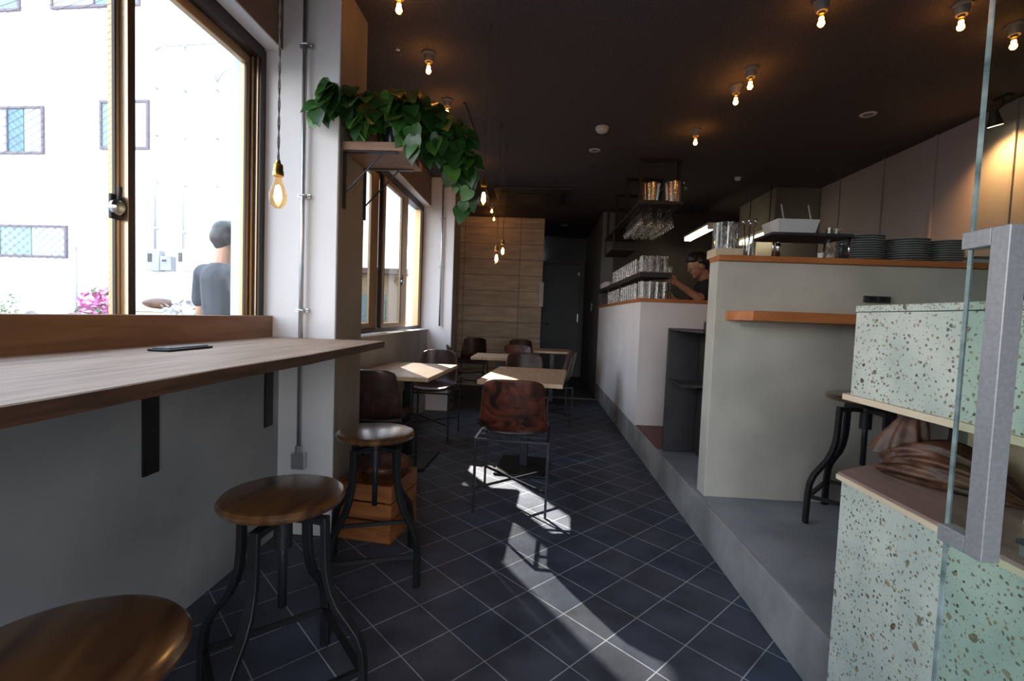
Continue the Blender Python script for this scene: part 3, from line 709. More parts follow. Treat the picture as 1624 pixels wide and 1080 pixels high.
for x, y, lb in ((-.74, 3.66, 'bare bulb ceiling lamp in the left row, half behind the pothos crown'),
                 (-.75, 2.43, 'bare bulb ceiling lamp beside the pillar top, cut by the upper edge of the photo'),
                 (-.75, 5.08, 'bare bulb ceiling lamp glinting between the trailing pothos leaves'),
                 (-.71, 6.98, 'upper of the two tiny far ceiling bulbs left of the air conditioner'),
                 (-.73, 7.55, 'farthest ceiling bulb, lower of the two tiny ones near the board wall'),
                 (1.29, 3.16, 'right upper bulb of the close pair of ceiling lamps above the tall wall'),
                 (1.29, 3.38, 'left lower bulb of the close pair of ceiling lamps above the tall wall'),
                 (1.27, 4.14, 'single bare bulb ceiling lamp above the hanging glass rack'),
                 (1.35, 2.51, 'bare bulb ceiling lamp cut by the top of the photo above the tall wall'),
                 (2.03, 2.53, 'bare bulb ceiling lamp at the top right, left of the glass door edge'),
                 (2.43, 2.69, 'bare bulb ceiling lamp seen through the glass door at the top right corner')):
    dup(cl, (x, y, 2.8), 0, lb, GL)
# smoke detector, downlights, small ceiling fittings
sd = empty('smoke_detector', (.488, 4.13, 2.8), 'white round smoke detector on the dark ceiling', 'smoke detector')
part(MB().lathe([(0, 0), (.055, 0), (.055, -.018), (0, -.018)], n=24), 'base', 'white', sd, smooth_angle=40)
part(MB().lathe([(0, -.018), (.048, -.018), (.044, -.036), (.03, -.044), (0, -.046)], n=24), 'cap', 'white', sd, smooth_angle=40)
def downlight(x, y, label):
    o = empty('recessed_downlight', (x, y, 2.8), label, 'downlight', 'recessed ceiling downlights')
    part(MB().lathe([(.036, -.001), (.055, -.001), (.052, -.006), (.036, -.006)], n=28, cap=False), 'trim_ring', 'white', o, smooth_angle=40)
    part(MB().lathe([(0, -.001), (.036, -.001), (.030, -.004), (0, -.0035)], n=24), 'reflector', 'grey', o)
    return o
downlight(.491, 4.675, 'recessed ceiling downlight just behind the smoke detector')
downlight(2.427, 3.79, 'recessed ceiling downlight over the kitchen side at right')
downlight(.42, 8.4, 'recessed ceiling downlight far back in front of the hall door')
se = empty('ceiling_sensor', (2.15, 5.44, 2.8), 'small grey sensor on the ceiling above the kitchen', 'sensor')
part(MB().lathe([(0, 0), (.03, 0), (.026, -.03), (0, -.034)], n=16), 'dome', 'white', se, smooth=True)
part(MB().lathe([(0, 0), (.038, 0), (.038, -.006), (0, -.006)], n=16), 'base', 'white', se)
ac = empty('air_conditioner', (-.10, 6.45, 2.8), 'black cassette air conditioner on the ceiling near the board wall', 'air conditioner')
part(MB().box(-.50, .50, -.46, .46, -.03, -.001), 'panel', 'dark', ac, bevel=.01)
part(MB().box(-.24, .24, -.22, .22, -.038, -.0305), 'grille', 'steel', ac, bevel=.004)
for sx in (-1, 1):
    part(MB().box(sx * .38 - .035, sx * .38 + .035, -.30, .30, -.036, -.0305), 'vane', 'steel', ac, bevel=.003)
tr = empty('ceiling_slot', (-.62, 4.0, 2.8), 'thin black track strip on the dark ceiling left of the smoke detector', 'track')
part(MB().box(-.008, .008, -.30, .30, -.012, -.0005), 'rail', 'steel', tr)
part(MB().box(-.012, .012, .30, .34, -.014, -.0005), 'end_feed', 'trayblack', tr)
hk = empty('ceiling_hook', (-.92, 2.98, 2.8), 'tiny steel hook on the ceiling above the plant shelf', 'hook')
part(MB().lathe([(0, 0), (.014, 0), (.012, -.008), (0, -.01)], n=12), 'plate', 'chrome', hk)
part(MB().tube([(0, 0, -.01), (0, 0, -.03), (.012, 0, -.045), (.024, 0, -.03)], .003, 6), 'hook', 'chrome', hk)
# wall spot on the party wall
sp = empty('spot_lamp', (3.10, 3.47, 2.8), 'black adjustable spot lamp lighting the party wall, seen through the door glass', 'spot lamp')
part(MB().box(-.02, .02, -.05, .05, -.02, -.001), 'mount', 'steel', sp)
part(MB().tube([(0, 0, -.02), (0, -.0, -.06), (-.03, .03, -.10)], .008, 8), 'arm', 'steel', sp, smooth=True)
hd = MB().lathe([(0, 0), (.022, 0), (.028, -.04), (.045, -.10), (.045, -.105), (.040, -.103), (0, -.095)], n=22)
hdo = hd.build('head', 'steel', sp, smooth_angle=40); hdo.location = (-.03, .03, -.08); hdo.rotation_euler = (rad(8), rad(-18), 0)
ln = MB().lathe([(0, -.1065), (.039, -.1065), (.039, -.109), (0, -.109)], n=22).build('lens', 'spotlens', hdo)
L = D.lights.new('spot_beam', 'SPOT'); L.energy = 45; L.color = (1, .50, .18); L.spot_size = rad(120); L.spot_blend = 1.0; L.shadow_soft_size = .03
lo = D.objects.new('spot_beam', L); C.objects.link(lo); lo.location = (3.04, 3.51, 2.585)
lo.rotation_euler = (Vector((3.23, 3.52, 2.25)) - Vector((3.04, 3.51, 2.585))).to_track_quat('-Z', 'Y').to_euler()
# kitchen tubes
def tube_lamp(x, y0, y1, z, label):
    o = empty('tube_lamp', (x, (y0 + y1) / 2, z), label, 'tube lamp', 'kitchen tube lamps')
    h = (y1 - y0) / 2
    part(MB().box(-.06, .06, -h, h, .03, .06), 'housing', 'white', o, bevel=.004)
    part(MB().tube([(-.028, -h + .02, .0), (-.028, h - .02, .0)], .018, 12).tube([(.028, -h + .02, .0), (.028, h - .02, .0)], .018, 12), 'tube', 'tube', o, smooth=True)
    part(MB().box(-.05, .05, -h, -h + .02, -.02, .03).box(-.05, .05, h - .02, h, -.02, .03), 'end_cap', 'white', o)
    part(MB().tube([(0, -h * .6, .06), (0, -h * .6, 2.8 - z)], .005, 6).tube([(0, h * .6, .06), (0, h * .6, 2.8 - z)], .005, 6), 'rod', 'steel', o)
    return o
tube_lamp(2.1, 6.0, 6.95, 2.36, 'glowing fluorescent tube lamp above the bartender in the kitchen')
tube_lamp(2.6, 5.45, 6.3, 2.22, 'glowing fluorescent tube lamp seen behind the jar on the cap board')

# ------------------------------------------------------------------ hanging rack
rk = empty('hanging_rack', (1.17, 5.97, 2.8), 'black steel rack hung from the ceiling over the bar, holding pots and stemware', 'rack')
for y in (4.88, 5.58, 6.30, 7.03):
    b = .030
    m = MB().box(-.20, -.20 + b, -b / 2, b / 2, -.44, -.002).box(.20 - b, .20, -b / 2, b / 2, -.44, -.002).box(-.20 + b, .20 - b, -b / 2, b / 2, -b, -.002).box(-.20 + b, .20 - b, -b / 2, b / 2, -.44, -.44 + b)
    bmesh.ops.translate(m.bm, vec=(0, y - 5.97, 0), verts=m.bm.verts[:])
    part(m, 'hanger_frame', 'steel', rk)
part(MB().box(-.215, .215, -1.20, 1.10, -.470, -.4405), 'deck', 'dark', rk, bevel=.003)
m = MB()
for x in (-.20, -.15, -.05, .05, .15):
    m.box(x - .006 + .025, x + .006 + .025, -1.1, .3, -.490, -.4705)
part(m, 'stem_rail', 'rod', rk)
part(MB().box(-.215, .10, .35, 1.10, -.70, -.68).box(-.215, -.195, .35, .37, -.68, -.4705).box(-.215, -.195, 1.08, 1.10, -.68, -.4705), 'lower_deck', 'dark', rk)
def wine_glass():
    o = empty('wine_glass', (0, 0, 0), 'clear stemmed wine glass hanging upside down under the ceiling rack', 'wine glass', 'stemware under the rack')
    part(MB().lathe([(.032, 0), (.032, -.003), (.006, -.006)], n=12, cap=False), 'foot', 'tumbler', o, smooth=True)
    part(MB().lathe([(.004, -.006), (.0035, -.085), (.010, -.095), (.028, -.112), (.036, -.14), (.034, -.17), (.029, -.19)], n=12, cap=False), 'bowl', 'tumbler', o, smooth=True)
    return o
wg = wine_glass(); first = True
for i, x in enumerate((1.02, 1.12, 1.22, 1.32)):
    for j in range(9):
        y = 4.97 + j * .095
        loc = (x, y, 2.328)
        if first: wg.location = loc; first = False
        else: dup(wg, loc, 0, wg['label'], 'stemware under the rack')
def bucket(x, y, z, label):
    o = empty('ice_bucket', (x, y, z), label, 'bucket', 'steel pots on the rack')
    part(MB().lathe([(0, 0), (.075, 0), (.095, .21), (.099, .212), (.099, .218), (.091, .218), (.072, .006), (0, .006)], n=28), 'body', 'chrome', o, smooth_angle=40)
    part(MB().tube([(.096, -.03, .17), (.125, -.03, .16), (.125, .03, .16), (.096, .03, .17)], .005, 6), 'handle', 'chrome', o, smooth=True)
    return o
bucket(1.115, 4.98, 2.3605, 'left steel bucket standing on the hanging rack')
bucket(1.320, 4.92, 2.3605, 'right steel bucket standing on the hanging rack')

# ------------------------------------------------------------------ bar glass shelf and glasses
gs = empty('glass_shelf', (.93, 4.43, 1.585), 'dark L-shaped raised shelf on the bar top carrying rows of glasses', 'shelf')
part(rel(MB().prism([(.925, 4.42), (1.215, 4.42), (1.215, 4.62), (1.10, 4.72), (1.10, 7.26), (.925, 7.26)], 1.585, 1.633), gs), 'deck', 'dark', gs, bevel=.003)
for x, y in ((1.205, 4.43), (1.205, 4.60), (.935, 5.5), (.935, 6.4), (.935, 7.25), (1.09, 7.25)):
    part(rel(MB().tube([(x, y, 1.393), (x, y, 1.584)], .006, 8), gs), 'post', 'rod', gs)
def tumbler(h=.13, r0=.026, r1=.031, mat='tumbler', name='tumbler'):
    o = empty(name, (0, 0, 0), 'clear glass tumbler', 'glass')
    part(MB().lathe([(0, .002), (r0, .002), (r1, h), (r1 - .002, h), (r0 - .002, .008), (0, .008)], n=12, cap=False), 'wall', mat, o, smooth_angle=50)
    return o
def one_mesh_glass(name, h, r0, r1, mat='tumbler'):
    m = MB().lathe([(0, .001), (r0, .001), (r1, h), (r1 - .002, h), (r0 - .003, .010), (0, .010)], n=12, cap=False)
    return m.build(name, mat, None, smooth_angle=50)
g0 = one_mesh_glass('tumbler', .155, .027, .031)
def scatter(src, pts, label, cat, group):
    src.location = pts[0]; tag(src, label, cat, group)
    for p in pts[1:]:
        c = src.copy(); C.objects.link(c); c.location = p
        c.rotation_euler = (0, 0, random.random() * 3)
front = [(.965 + i * .066, 4.455 + j * .066) for i in range(4) for j in range(2)]
left = [(.965 + i * .085, 4.74 + j * .115) for j in range(16) for i in range(2)]
scatter(g0, [(x, y, 1.393) for x, y in front + left if not any(abs(x - px) < .03 and abs(y - py) < .03 for px, py in ((1.205, 4.43), (1.205, 4.60), (.935, 5.5), (.935, 6.4)))],
        'clear glass tumbler standing on the orange bar top under the raised shelf', 'glass', 'tumblers on the bar top')
g1 = one_mesh_glass('drinking_glass', .15, .029, .026)
scatter(g1, [(x, y, 1.6335) for x, y in front + left[:26]], 'clear drinking glass standing upside down on top of the raised dark shelf', 'glass', 'glasses on the raised shelf')
mg = MB().lathe([(0, 0), (.036, 0), (.040, .07), (.037, .07), (.033, .006), (0, .006)], n=18, cap=False).tube([(.038, 0, .055), (.058, 0, .050), (.058, 0, .022), (.037, 0, .015)], .005, 6).build('white_mug', 'white', None, smooth_angle=50)
scatter(mg, [(.96, 6.62, 1.634), (.96, 6.74, 1.634), (.96, 6.86, 1.634), (.955, 6.98, 1.634), (.965, 7.10, 1.634), (1.04, 6.68, 1.634), (1.04, 6.92, 1.634)],
        'small white mug at the far end of the raised dark shelf', 'mug', 'white mugs on the raised shelf')
jr = empty('storage_jar', (1.26, 6.85, 1.111), 'tall pale jar with amber lid behind the far end of the raised shelf', 'jar')
part(MB().lathe([(0, 0), (.09, 0), (.09, .62), (0, .62)], n=20), 'body', 'white', jr, smooth_angle=40)
part(MB().lathe([(0, .62), (.095, .62), (.095, .69), (0, .69)], n=20), 'lid', 'brass', jr, smooth_angle=40)

# kitchen furniture and an added block in the dark
kc = empty('kitchen_counter', (.78, 6.65, .22), 'dark kitchen back counter with shelves in the shade behind the bar', 'kitchen counter')
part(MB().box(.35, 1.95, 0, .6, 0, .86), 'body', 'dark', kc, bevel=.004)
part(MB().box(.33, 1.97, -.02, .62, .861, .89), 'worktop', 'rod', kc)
part(MB().box(.35, 1.0, .38, .62, 1.42, 1.45), 'shelf', 'shelfwood', kc)
fk = empty('shade_block', (2.50, 2.80, .22), 'added dark block filling the shaded gap beside the end of the tall grey wall', 'shade_block')  # dark block added where only the shaded kitchen interior lies
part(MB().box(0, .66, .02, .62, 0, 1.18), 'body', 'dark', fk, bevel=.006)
part(MB().box(0, .66, 0, .018, .02, 1.16), 'door', 'steel', fk, bevel=.006)  # front sheet of the added dark block
duct = empty('duct_box', (2.72, 5.75, 2.2), 'pale grey boxed duct standing out from the party wall under the ceiling', 'duct')
part(MB().box(0, .50, 0, 1.0, -.60, .598), 'casing', 'doorframe', duct, bevel=.006)
part(MB().box(-.01, .50, -.012, -.001, -.62, -.56), 'lower_trim', 'party', duct)

# ------------------------------------------------------------------ things on the cap board
CZ = 1.5565
ja = empty('straw_jar', (1.055, 2.79, CZ), 'ribbed glass jar of straws on a pale wooden block on the orange ledge', 'jar')
part(MB().box(-.075, .075, -.07, .07, 0, .048), 'wooden_base', 'pine', ja, bevel=.002)
m = MB(); N = 48
for q in (.066, .058):
    rings = [m._v([((q + (.004 if k % 2 else 0)) * math.cos(2 * math.pi * k / N), (q + (.004 if k % 2 else 0)) * math.sin(2 * math.pi * k / N), zz) for k in range(N)]) for zz in (.049, .195)]
    for k in range(N): m.bm.faces.new((rings[0][k], rings[0][(k + 1) % N], rings[1][(k + 1) % N], rings[1][k]))
part(m, 'glass_body', 'tumbler', ja)
m = MB()
for k in range(26):
    a = random.random() * 6.28; r = .052 * math.sqrt(random.random()); a2 = a + random.uniform(-.4, .4)
    m.tube([(r * math.cos(a), r * math.sin(a), .056), (r * math.cos(a2), r * math.sin(a2), .17 + random.random() * .02)], .0032, 6)
part(m, 'straws', 'tumbler', ja)
uc = empty('cutlery_holder', (1.19, 2.80, CZ), 'glass holder of cutlery and stirrers beside the straw jar', 'cutlery holder')
part(MB().lathe([(0, 0), (.033, 0), (.037, .10), (.034, .10), (.031, .004), (0, .004)], n=16, cap=False), 'cup', 'tumbler', uc, smooth_angle=50)
for k in range(6):
    a = k * 1.05; x, y = math.cos(a), math.sin(a)
    part(MB().tube([(.012 * x, .012 * y, .006), (.034 * x, .034 * y, .20)], .0028, 6).ball((.036 * x, .036 * y, .212), .009, 1, (1, .6, 1.5)), 'spoon', 'chrome', uc, smooth=True)
ra = empty('counter_rack', (1.47, 2.79, CZ), 'small dark steel rack with chrome legs on the cap board under a white tray', 'rack')
part(MB().box(-.215, .215, -.12, .13, .120, .136), 'deck', 'trayblack', ra, bevel=.003)
for x in (-.20, .20):
    for y in (-.108, .118):
        part(MB().tube([(x, y, 0), (x, y, .1195)], .006, 10), 'leg', 'chrome', ra, smooth=True)
ty = empty('white_tray', (1.405, 2.79, CZ + .1365), 'deep white plastic tray standing on the small dark rack', 'tray')
m = MB()
a0, b0, a1, b1, hh, t = .096, .08, .112, .096, .076, .004
m.hexa([(-a0, -b0, 0), (a0, -b0, 0), (a0, b0, 0), (-a0, b0, 0), (-a0, -b0, .004), (a0, -b0, .004), (a0, b0, .004), (-a0, b0, .004)])
for (p, q) in (((-1, -1), (1, -1)), ((1, -1), (1, 1)), ((1, 1), (-1, 1)), ((-1, 1), (-1, -1))):
    A = lambda s, a, b, k=0: (s[0] * (a - k), s[1] * (b - k))
    m.hexa([(*A(p, a0, b0), 0), (*A(q, a0, b0), 0), (*A(q, a0, b0, t), 0), (*A(p, a0, b0, t), 0), (*A(p, a1, b1), hh), (*A(q, a1, b1), hh), (*A(q, a1, b1, t), hh), (*A(p, a1, b1, t), hh)])
part(m, 'tub', 'white', ty)
for x in (-.085, .085):
    part(MB().tube([(x * .85, -.08, .07), (x * .85 - .01, -.06, .16)], .004, 6), 'wire_handle', 'galv', ty)
g2 = one_mesh_glass('small_glass', .04, .018, .021)
scatter(g2, [(1.595, 2.74, CZ + .1365), (1.645, 2.76, CZ + .1365)], 'small shot glass on the dark rack right of the white tray', 'glass', 'shot glasses on the rack')
cupw = empty('egg_cup', (1.535, 2.70, CZ), 'tiny white cup on the cap board under the dark rack', 'cup')
part(MB().lathe([(0, 0), (.014, 0), (.018, .032), (.016, .032), (.012, .004), (0, .004)], n=16, cap=False), 'bowl', 'white', cupw, smooth_angle=50)
fl = empty('glass_flask', (1.585, 2.72, CZ), 'clear glass flask with dark stopper on the cap board under the dark rack', 'flask')
part(MB().lathe([(0, 0), (.03, 0), (.034, .02), (.022, .06), (.010, .075), (.010, .095)], n=16, cap=False), 'body', 'tumbler', fl, smooth=True)
part(MB().lathe([(0, .09), (.009, .09), (.013, .105), (.008, .115), (0, .116)], n=12), 'stopper', 'trayblack', fl, smooth=True)
for (x, nm, lb) in ((1.315, 'salt_shaker', 'small chrome shaker under the left end of the dark rack'), (1.655, 'pepper_mill', 'small dark mill under the right end of the dark rack')):
    o = empty(nm, (x, 2.72, CZ), lb, 'shaker')
    part(MB().lathe([(0, 0), (.014, 0), (.012, .05), (.016, .06), (.012, .08), (0, .084)], n=14), 'body', 'chrome' if x < 1.5 else 'trayblack', o, smooth=True)
    part(MB().ball((0, 0, .088), .007, 1), 'knob', 'chrome', o, smooth=True)
pl0 = MB().lathe([(0, 0), (.070, 0), (.070, .004), (.113, .013), (.1145, .0155), (.112, .0165), (.074, .0075), (0, .006)], n=40).build('dinner_plate', 'plate', None, smooth_angle=40)
first = True
for x, nm, cnt in ((1.80, 'left', 11), (2.040, 'middle', 10), (2.255, 'right', 10)):
    for k in range(cnt):
        if first: p = pl0; first = False
        else: p = pl0.copy(); C.objects.link(p)
        p.location = (x + random.uniform(-.002, .002), 2.80 + random.uniform(-.002, .002) + (.0 if nm != 'right' else .01), CZ + k * .0127)
        if nm == 'right': p.scale = (.84, .84, 1)
        tag(p, {'left': 'grey stoneware plate in the stack on the cap board beside the dark rack', 'middle': 'grey stoneware plate in the middle of the three stacks on the cap board',
                'right': 'grey stoneware plate in the stack at the right end of the cap board'}[nm], 'plate', 'plates in the %s stack' % nm)
pb = empty('plastic_box', (2.46, 2.80, 1.40), 'pale small box on the added dark block behind the upper arm of the door handle', 'box')
part(MB().box(-.04, .12, .0, .2, .002, .20), 'body', 'white', pb, bevel=.004)
part(MB().box(-.045, .125, -.005, .205, .2005, .215), 'lid', 'grey', pb, bevel=.003)
# wall box at end of the board wall
wb = empty('intercom_box', (.06, 7.895, 1.36), 'long white box with cord on the right end of the board wall', 'intercom')
part(MB().box(-.04, .04, -.055, 0, 0, .40), 'body', 'white', wb, bevel=.006)
part(MB().tube([(0, -.02, .40), (.005, -.012, .8), (0, -.012, 1.2)], .006, 6), 'cord', 'white', wb)

# ------------------------------------------------------------------ plant shelf and pothos
ps = empty('plant_shelf', (-1.015, 2.405, 1.99), 'brown wooden shelf with wire brackets high on the near pillar, carrying pothos', 'shelf')
part(MB().box(0, .325, 0, .345, 0, .043), 'board', 'shelfwood', ps, bevel=.003)
for y in (.025, .315):
    part(MB().box(.001, .009, y - .012, y + .012, -.29, -.0005).box(.009, .28, y - .012, y + .012, -.006, -.0005).bar([(.009, y, -.21), (.20, y, -.006)], .008, .006, (0, 1, 0)), 'bracket', 'rod', ps)
def leaf(bm_, pos, direction, up, size):
    d = direction.normalized(); s = d.cross(up).normalized(); u = s.cross(d).normalized()
    prof = [(0, .0), (-.10, .28), (.05, .46), (.30, .50), (.58, .36), (.82, .15), (1.0, 0)]
    mid = [bm_.verts.new(pos + d * size * max(0, t) - u * size * .18 * t * t) for t, w in prof]
    for sg in (-1, 1):
        ed = [mid[0]] + [bm_.verts.new(pos + d * size * t + s * sg * w * size + u * size * (.10 * w * 2 - .20 * t * t)) for t, w in prof[1:-1]] + [mid[-1]]
        for i in range(len(prof) - 1):
            f = [mid[i], ed[i], ed[i + 1], mid[i + 1]]
            f = [v for k, v in enumerate(f) if v not in f[:k]]
            if sg < 0: f = f[::-1]
            if len(f) > 2: bm_.faces.new(f)
def rv(): return Vector((random.uniform(-1, 1), random.uniform(-1, 1), random.uniform(-1, 1)))
def pothos(loc, label, pot_mat, pot, clusters, vines, seed):
    random.seed(seed)
    o = empty('potted_pothos', loc, label, 'plant', 'pothos on the pillar shelf'); L0 = Vector(loc)
    part(pot, 'pot', pot_mat, o, smooth_angle=40)
    top = L0 + Vector((0, 0, .13))
    fm = MB(); fl_ = MB(); st = MB()
    for c, r, n in clusters:
        c = Vector(c)
        for k in range(n):
            v = rv()
            while v.length > 1: v = rv()
            p = c + Vector((v.x * r[0], v.y * r[1], v.z * r[2]))
            if p.x < -1.0 and p.y > 2.34: p.y = 2.30
            d = Vector((v.x * .8, v.y * .5 - .25, -.75 + v.z * .3)) + rv() * .35
            leaf(fm.bm if random.random() < .9 else fl_.bm, p - L0, d, Vector((v.x * .4, -.75, .55)) + rv() * .35, random.uniform(.06, .105))
            if k % 3 == 0:
                mid = (top + p) / 2 + Vector((0, 0, .05))
                st.tube([top - L0, mid - L0, p - L0], .0018, 4)
    for path, n, light in vines:
        P = [Vector(p) for p in path]
        seg = []
        for a, b in zip(P, P[1:]):
            for t in range(6): seg.append(a.lerp(b, t / 6))
        seg.append(P[-1]); st.tube([q - L0 for q in seg], .0025, 5)
        for k in range(n):
            t = k / max(1, n - 1) * (len(seg) - 1); i = min(int(t), len(seg) - 2)
            p = seg[i].lerp(seg[i + 1], t - i) + rv() * .035
            d = Vector((random.uniform(-.7, .7), random.uniform(-.5, .2), -1.0))
            leaf(fl_.bm if random.random() < light else fm.bm, p - L0, d, Vector((random.uniform(-.5, .5), -.9, .4)), random.uniform(.06, .10))
    part(fm, 'leaves', 'leaf', o, smooth=True); part(st, 'stems', 'stem', o)
    part(fl_, 'young_leaves', 'leafl', o, smooth=True)
    return o
Z0 = 2.034
pothos((-.93, 2.52, Z0), 'pothos in a brown pot at the left end of the pillar shelf', 'terracotta',
       MB().lathe([(0, 0), (.060, 0), (.078, .10), (.083, .102), (.083, .125), (.074, .125), (.07, .11), (0, .11)], n=24),
       [((-.95, 2.46, 2.225), (.12, .12, .09), 85), ((-1.06, 2.31, 2.17), (.07, .02, .06), 22), ((-.90, 2.40, 2.13), (.07, .04, .05), 16)],
       [([(-.97, 2.42, 2.2), (-1.05, 2.31, 2.20), (-1.09, 2.30, 2.12)], 8, .5)], 3)
pothos((-.77, 2.50, Z0), 'pothos in a glossy black pot at the middle of the pillar shelf', 'blackgloss',
       MB().lathe([(0, 0), (.062, 0), (.068, .12), (.063, .12), (.06, .11), (0, .11)], n=28),
       [((-.76, 2.50, 2.22), (.16, .12, .10), 110), ((-.70, 2.40, 2.14), (.06, .04, .05), 12)],
       [([(-.72, 2.45, 2.17), (-.66, 2.38, 2.08), (-.63, 2.38, 1.99)], 9, .3)], 5)
pothos((-.765, 2.665, Z0), 'big trailing pothos spilling off the right end of the pillar shelf', 'terracotta',
       MB().lathe([(0, 0), (.055, 0), (.068, .10), (.073, .102), (.073, .122), (.064, .122), (.06, .11), (0, .11)], n=24),
       [((-.65, 2.58, 2.22), (.12, .13, .10), 90), ((-.53, 2.60, 2.12), (.12, .12, .11), 90), ((-.45, 2.64, 2.02), (.08, .10, .09), 50)],
       [([(-.70, 2.62, 2.2), (-.52, 2.6, 2.16), (-.43, 2.60, 2.03), (-.40, 2.62, 1.90), (-.40, 2.64, 1.77)], 30, .45),
        ([(-.66, 2.6, 2.2), (-.52, 2.55, 2.09), (-.47, 2.56, 1.96)], 14, .3),
        ([(-.60, 2.6, 2.2), (-.44, 2.62, 2.09), (-.38, 2.66, 1.96)], 12, .3)], 9)

# ------------------------------------------------------------------ people
def finger_set(m, wrist, dirv, side, palmn, L=.075, r=.008, curl=.5):
    """five fingers from a palm whose axis is dirv, side = thumb side"""
    d = Vector(dirv).normalized(); s = Vector(side).normalized(); n = Vector(palmn).normalized(); w = Vector(wrist)
    m.capsule(w, w + d * .05, .024, .028)
    m.ball(w + d * .045 + s * .018, .022, 2); m.ball(w + d * .045 - s * .022, .020, 2)
    for k, (off, ll) in enumerate(((.028, .92), (.010, 1.0), (-.010, .95), (-.028, .78))):
        b = w + d * .07 + s * off
        k1 = b + (d * (1 - curl * .3) + n * curl * .5).normalized() * L * ll * .5
        k2 = k1 + (d * (1 - curl) + n * curl * 1.2).normalized() * L * ll * .5
        m.capsule(b, k1, r, r * .92, 1, 8); m.capsule(k1, k2, r * .92, r * .8, 1, 8)
    b = w + d * .02 + s * .03; k1 = b + (s * .8 + d * .7 + n * .2).normalized() * .038; k2 = k1 + (d * .9 + s * .25 + n * .4).normalized() * .03
    m.capsule(b, k1, .012, .010, 1, 8); m.capsule(k1, k2, .010, .008, 1, 8)
def head(m, c, f, r=.095):
    """head centred at c facing f"""
    c = Vector(c); f = Vector(f).normalized(); up = Vector((0, 0, 1)); u = (up - f * up.dot(f)).normalized(); s = f.cross(u)
    q = Matrix((s, f, u)).transposed().to_quaternion()
    m.ball(c + u * .02, r, 3, (.82, .98, 1.05), q)
    m.ball(c - u * .045 + f * .018, r * .78, 3, (.80, .92, .95), q)
    m.ball(c - u * .098 + f * .055, .026, 2, (1.2, .9, .8), q)          # chin
    m.capsule(c + u * .012 + f * .088, c - u * .025 + f * .108, .009, .014)   # nose
    m.ball(c - u * .058 + f * .084, .018, 2, (1.5, .6, .7), q)            # mouth
    m.ball(c + u * .030 + f * .082, .020, 2, (2.3, .55, .45), q)          # brow
    for sg in (-1, 1): m.ball(c + s * sg * .082 - u * .012, .027, 2, (.35, .7, 1.1), q)
    return s, u
def eyes(parent, c, f, L0):
    c = Vector(c); f = Vector(f).normalized(); up = Vector((0, 0, 1)); u = (up - f * up.dot(f)).normalized(); s = f.cross(u)
    m = MB()
    for sg in (-1, 1): m.ball(c + s * sg * .032 + f * .083 + u * .008 - L0, .010, 2)
    part(m, 'eyes', 'white', parent, smooth=True)
    m = MB()
    for sg in (-1, 1): m.ball(c + s * sg * .032 + f * .089 + u * .008 - L0, .0058, 2)
    part(m, 'pupils', 'hair', parent, smooth=True)
def shiftbuild(m, L0, *a, **k):
    bmesh.ops.translate(m.bm, vec=-L0, verts=m.bm.verts[:]); return m.build(*a, **k)

# bartender: standing on the platform, leaning left, reaching to the glasses
B0 = Vector((1.80, 4.98, .22))
bt = empty('person', B0, 'bartender in a black t-shirt with dark hair reaching toward glasses behind the bar', 'person')
hc = Vector((1.605, 4.93, 1.765)); hf = (-.90, -.18, -.30)
m = MB(); head(m, hc, hf)
V = Vector
m.capsule(V((1.655, 4.945, 1.70)), V((1.72, 4.96, 1.58)), .055, .065)
for p, q, r1, r2 in (((1.74, 4.96, 1.52), (1.80, 4.97, 1.30), .125, .12), ((1.80, 4.97, 1.30), (1.84, 4.98, 1.10), .12, .125),
                     ((1.70, 4.83, 1.545), (1.72, 5.10, 1.545), .065, .065),
                     ((1.84, 4.90, 1.08), (1.83, 4.89, .66), .085, .058), ((1.83, 4.89, .66), (1.85, 4.89, .30), .055, .040),
                     ((1.84, 5.06, 1.08), (1.86, 5.08, .66), .085, .058), ((1.86, 5.08, .66), (1.90, 5.08, .30), .055, .040),
                     ((1.85, 4.89, .255), (1.70, 4.88, .25), .036, .030), ((1.90, 5.08, .255), (1.75, 5.08, .25), .036, .030),
                     ((1.69, 4.80, 1.53), (1.575, 4.74, 1.425), .050, .042), ((1.575, 4.74, 1.425), (1.36, 4.745, 1.565), .040, .027),
                     ((1.70, 5.12, 1.53), (1.62, 5.17, 1.30), .048, .040), ((1.62, 5.17, 1.30), (1.42, 5.05, 1.42), .038, .027)):
    m.capsule(V(p), V(q), r1, r2)
finger_set(m, (1.36, 4.745, 1.565), (-.85, .0, .45), (0, -.3, .8), (-.2, .9, -.3), L=.07)
finger_set(m, (1.42, 5.05, 1.42), (-.85, -.35, .3), (0, .2, .9), (0, -1, -.1), L=.07)
shiftbuild(m, B0, 'body', 'skin', bt, remesh=.0065)
m = MB()
for p, q, r1, r2 in (((1.735, 4.96, 1.52), (1.80, 4.97, 1.30), .142, .135), ((1.80, 4.97, 1.30), (1.84, 4.98, 1.06), .135, .143),
                     ((1.695, 4.82, 1.545), (1.72, 5.11, 1.545), .080, .080),
                     ((1.70, 4.80, 1.54), (1.625, 4.765, 1.47), .066, .062), ((1.70, 5.12, 1.54), (1.66, 5.15, 1.42), .064, .060)):
    m.capsule(V(p), V(q), r1, r2)
shiftbuild(m, B0, 'tshirt', 'tee', bt, remesh=.012)
m = MB()
for p, q, r1, r2 in (((1.84, 4.90, 1.10), (1.83, 4.89, .66), .100, .074), ((1.83, 4.89, .66), (1.85, 4.89, .30), .072, .062),
                     ((1.84, 5.06, 1.10), (1.86, 5.08, .66), .100, .074), ((1.86, 5.08, .66), (1.90, 5.08, .30), .072, .062)):
    m.capsule(V(p), V(q), r1, r2)
shiftbuild(m, B0, 'trousers', 'jeans', bt, remesh=.014)
m = MB()
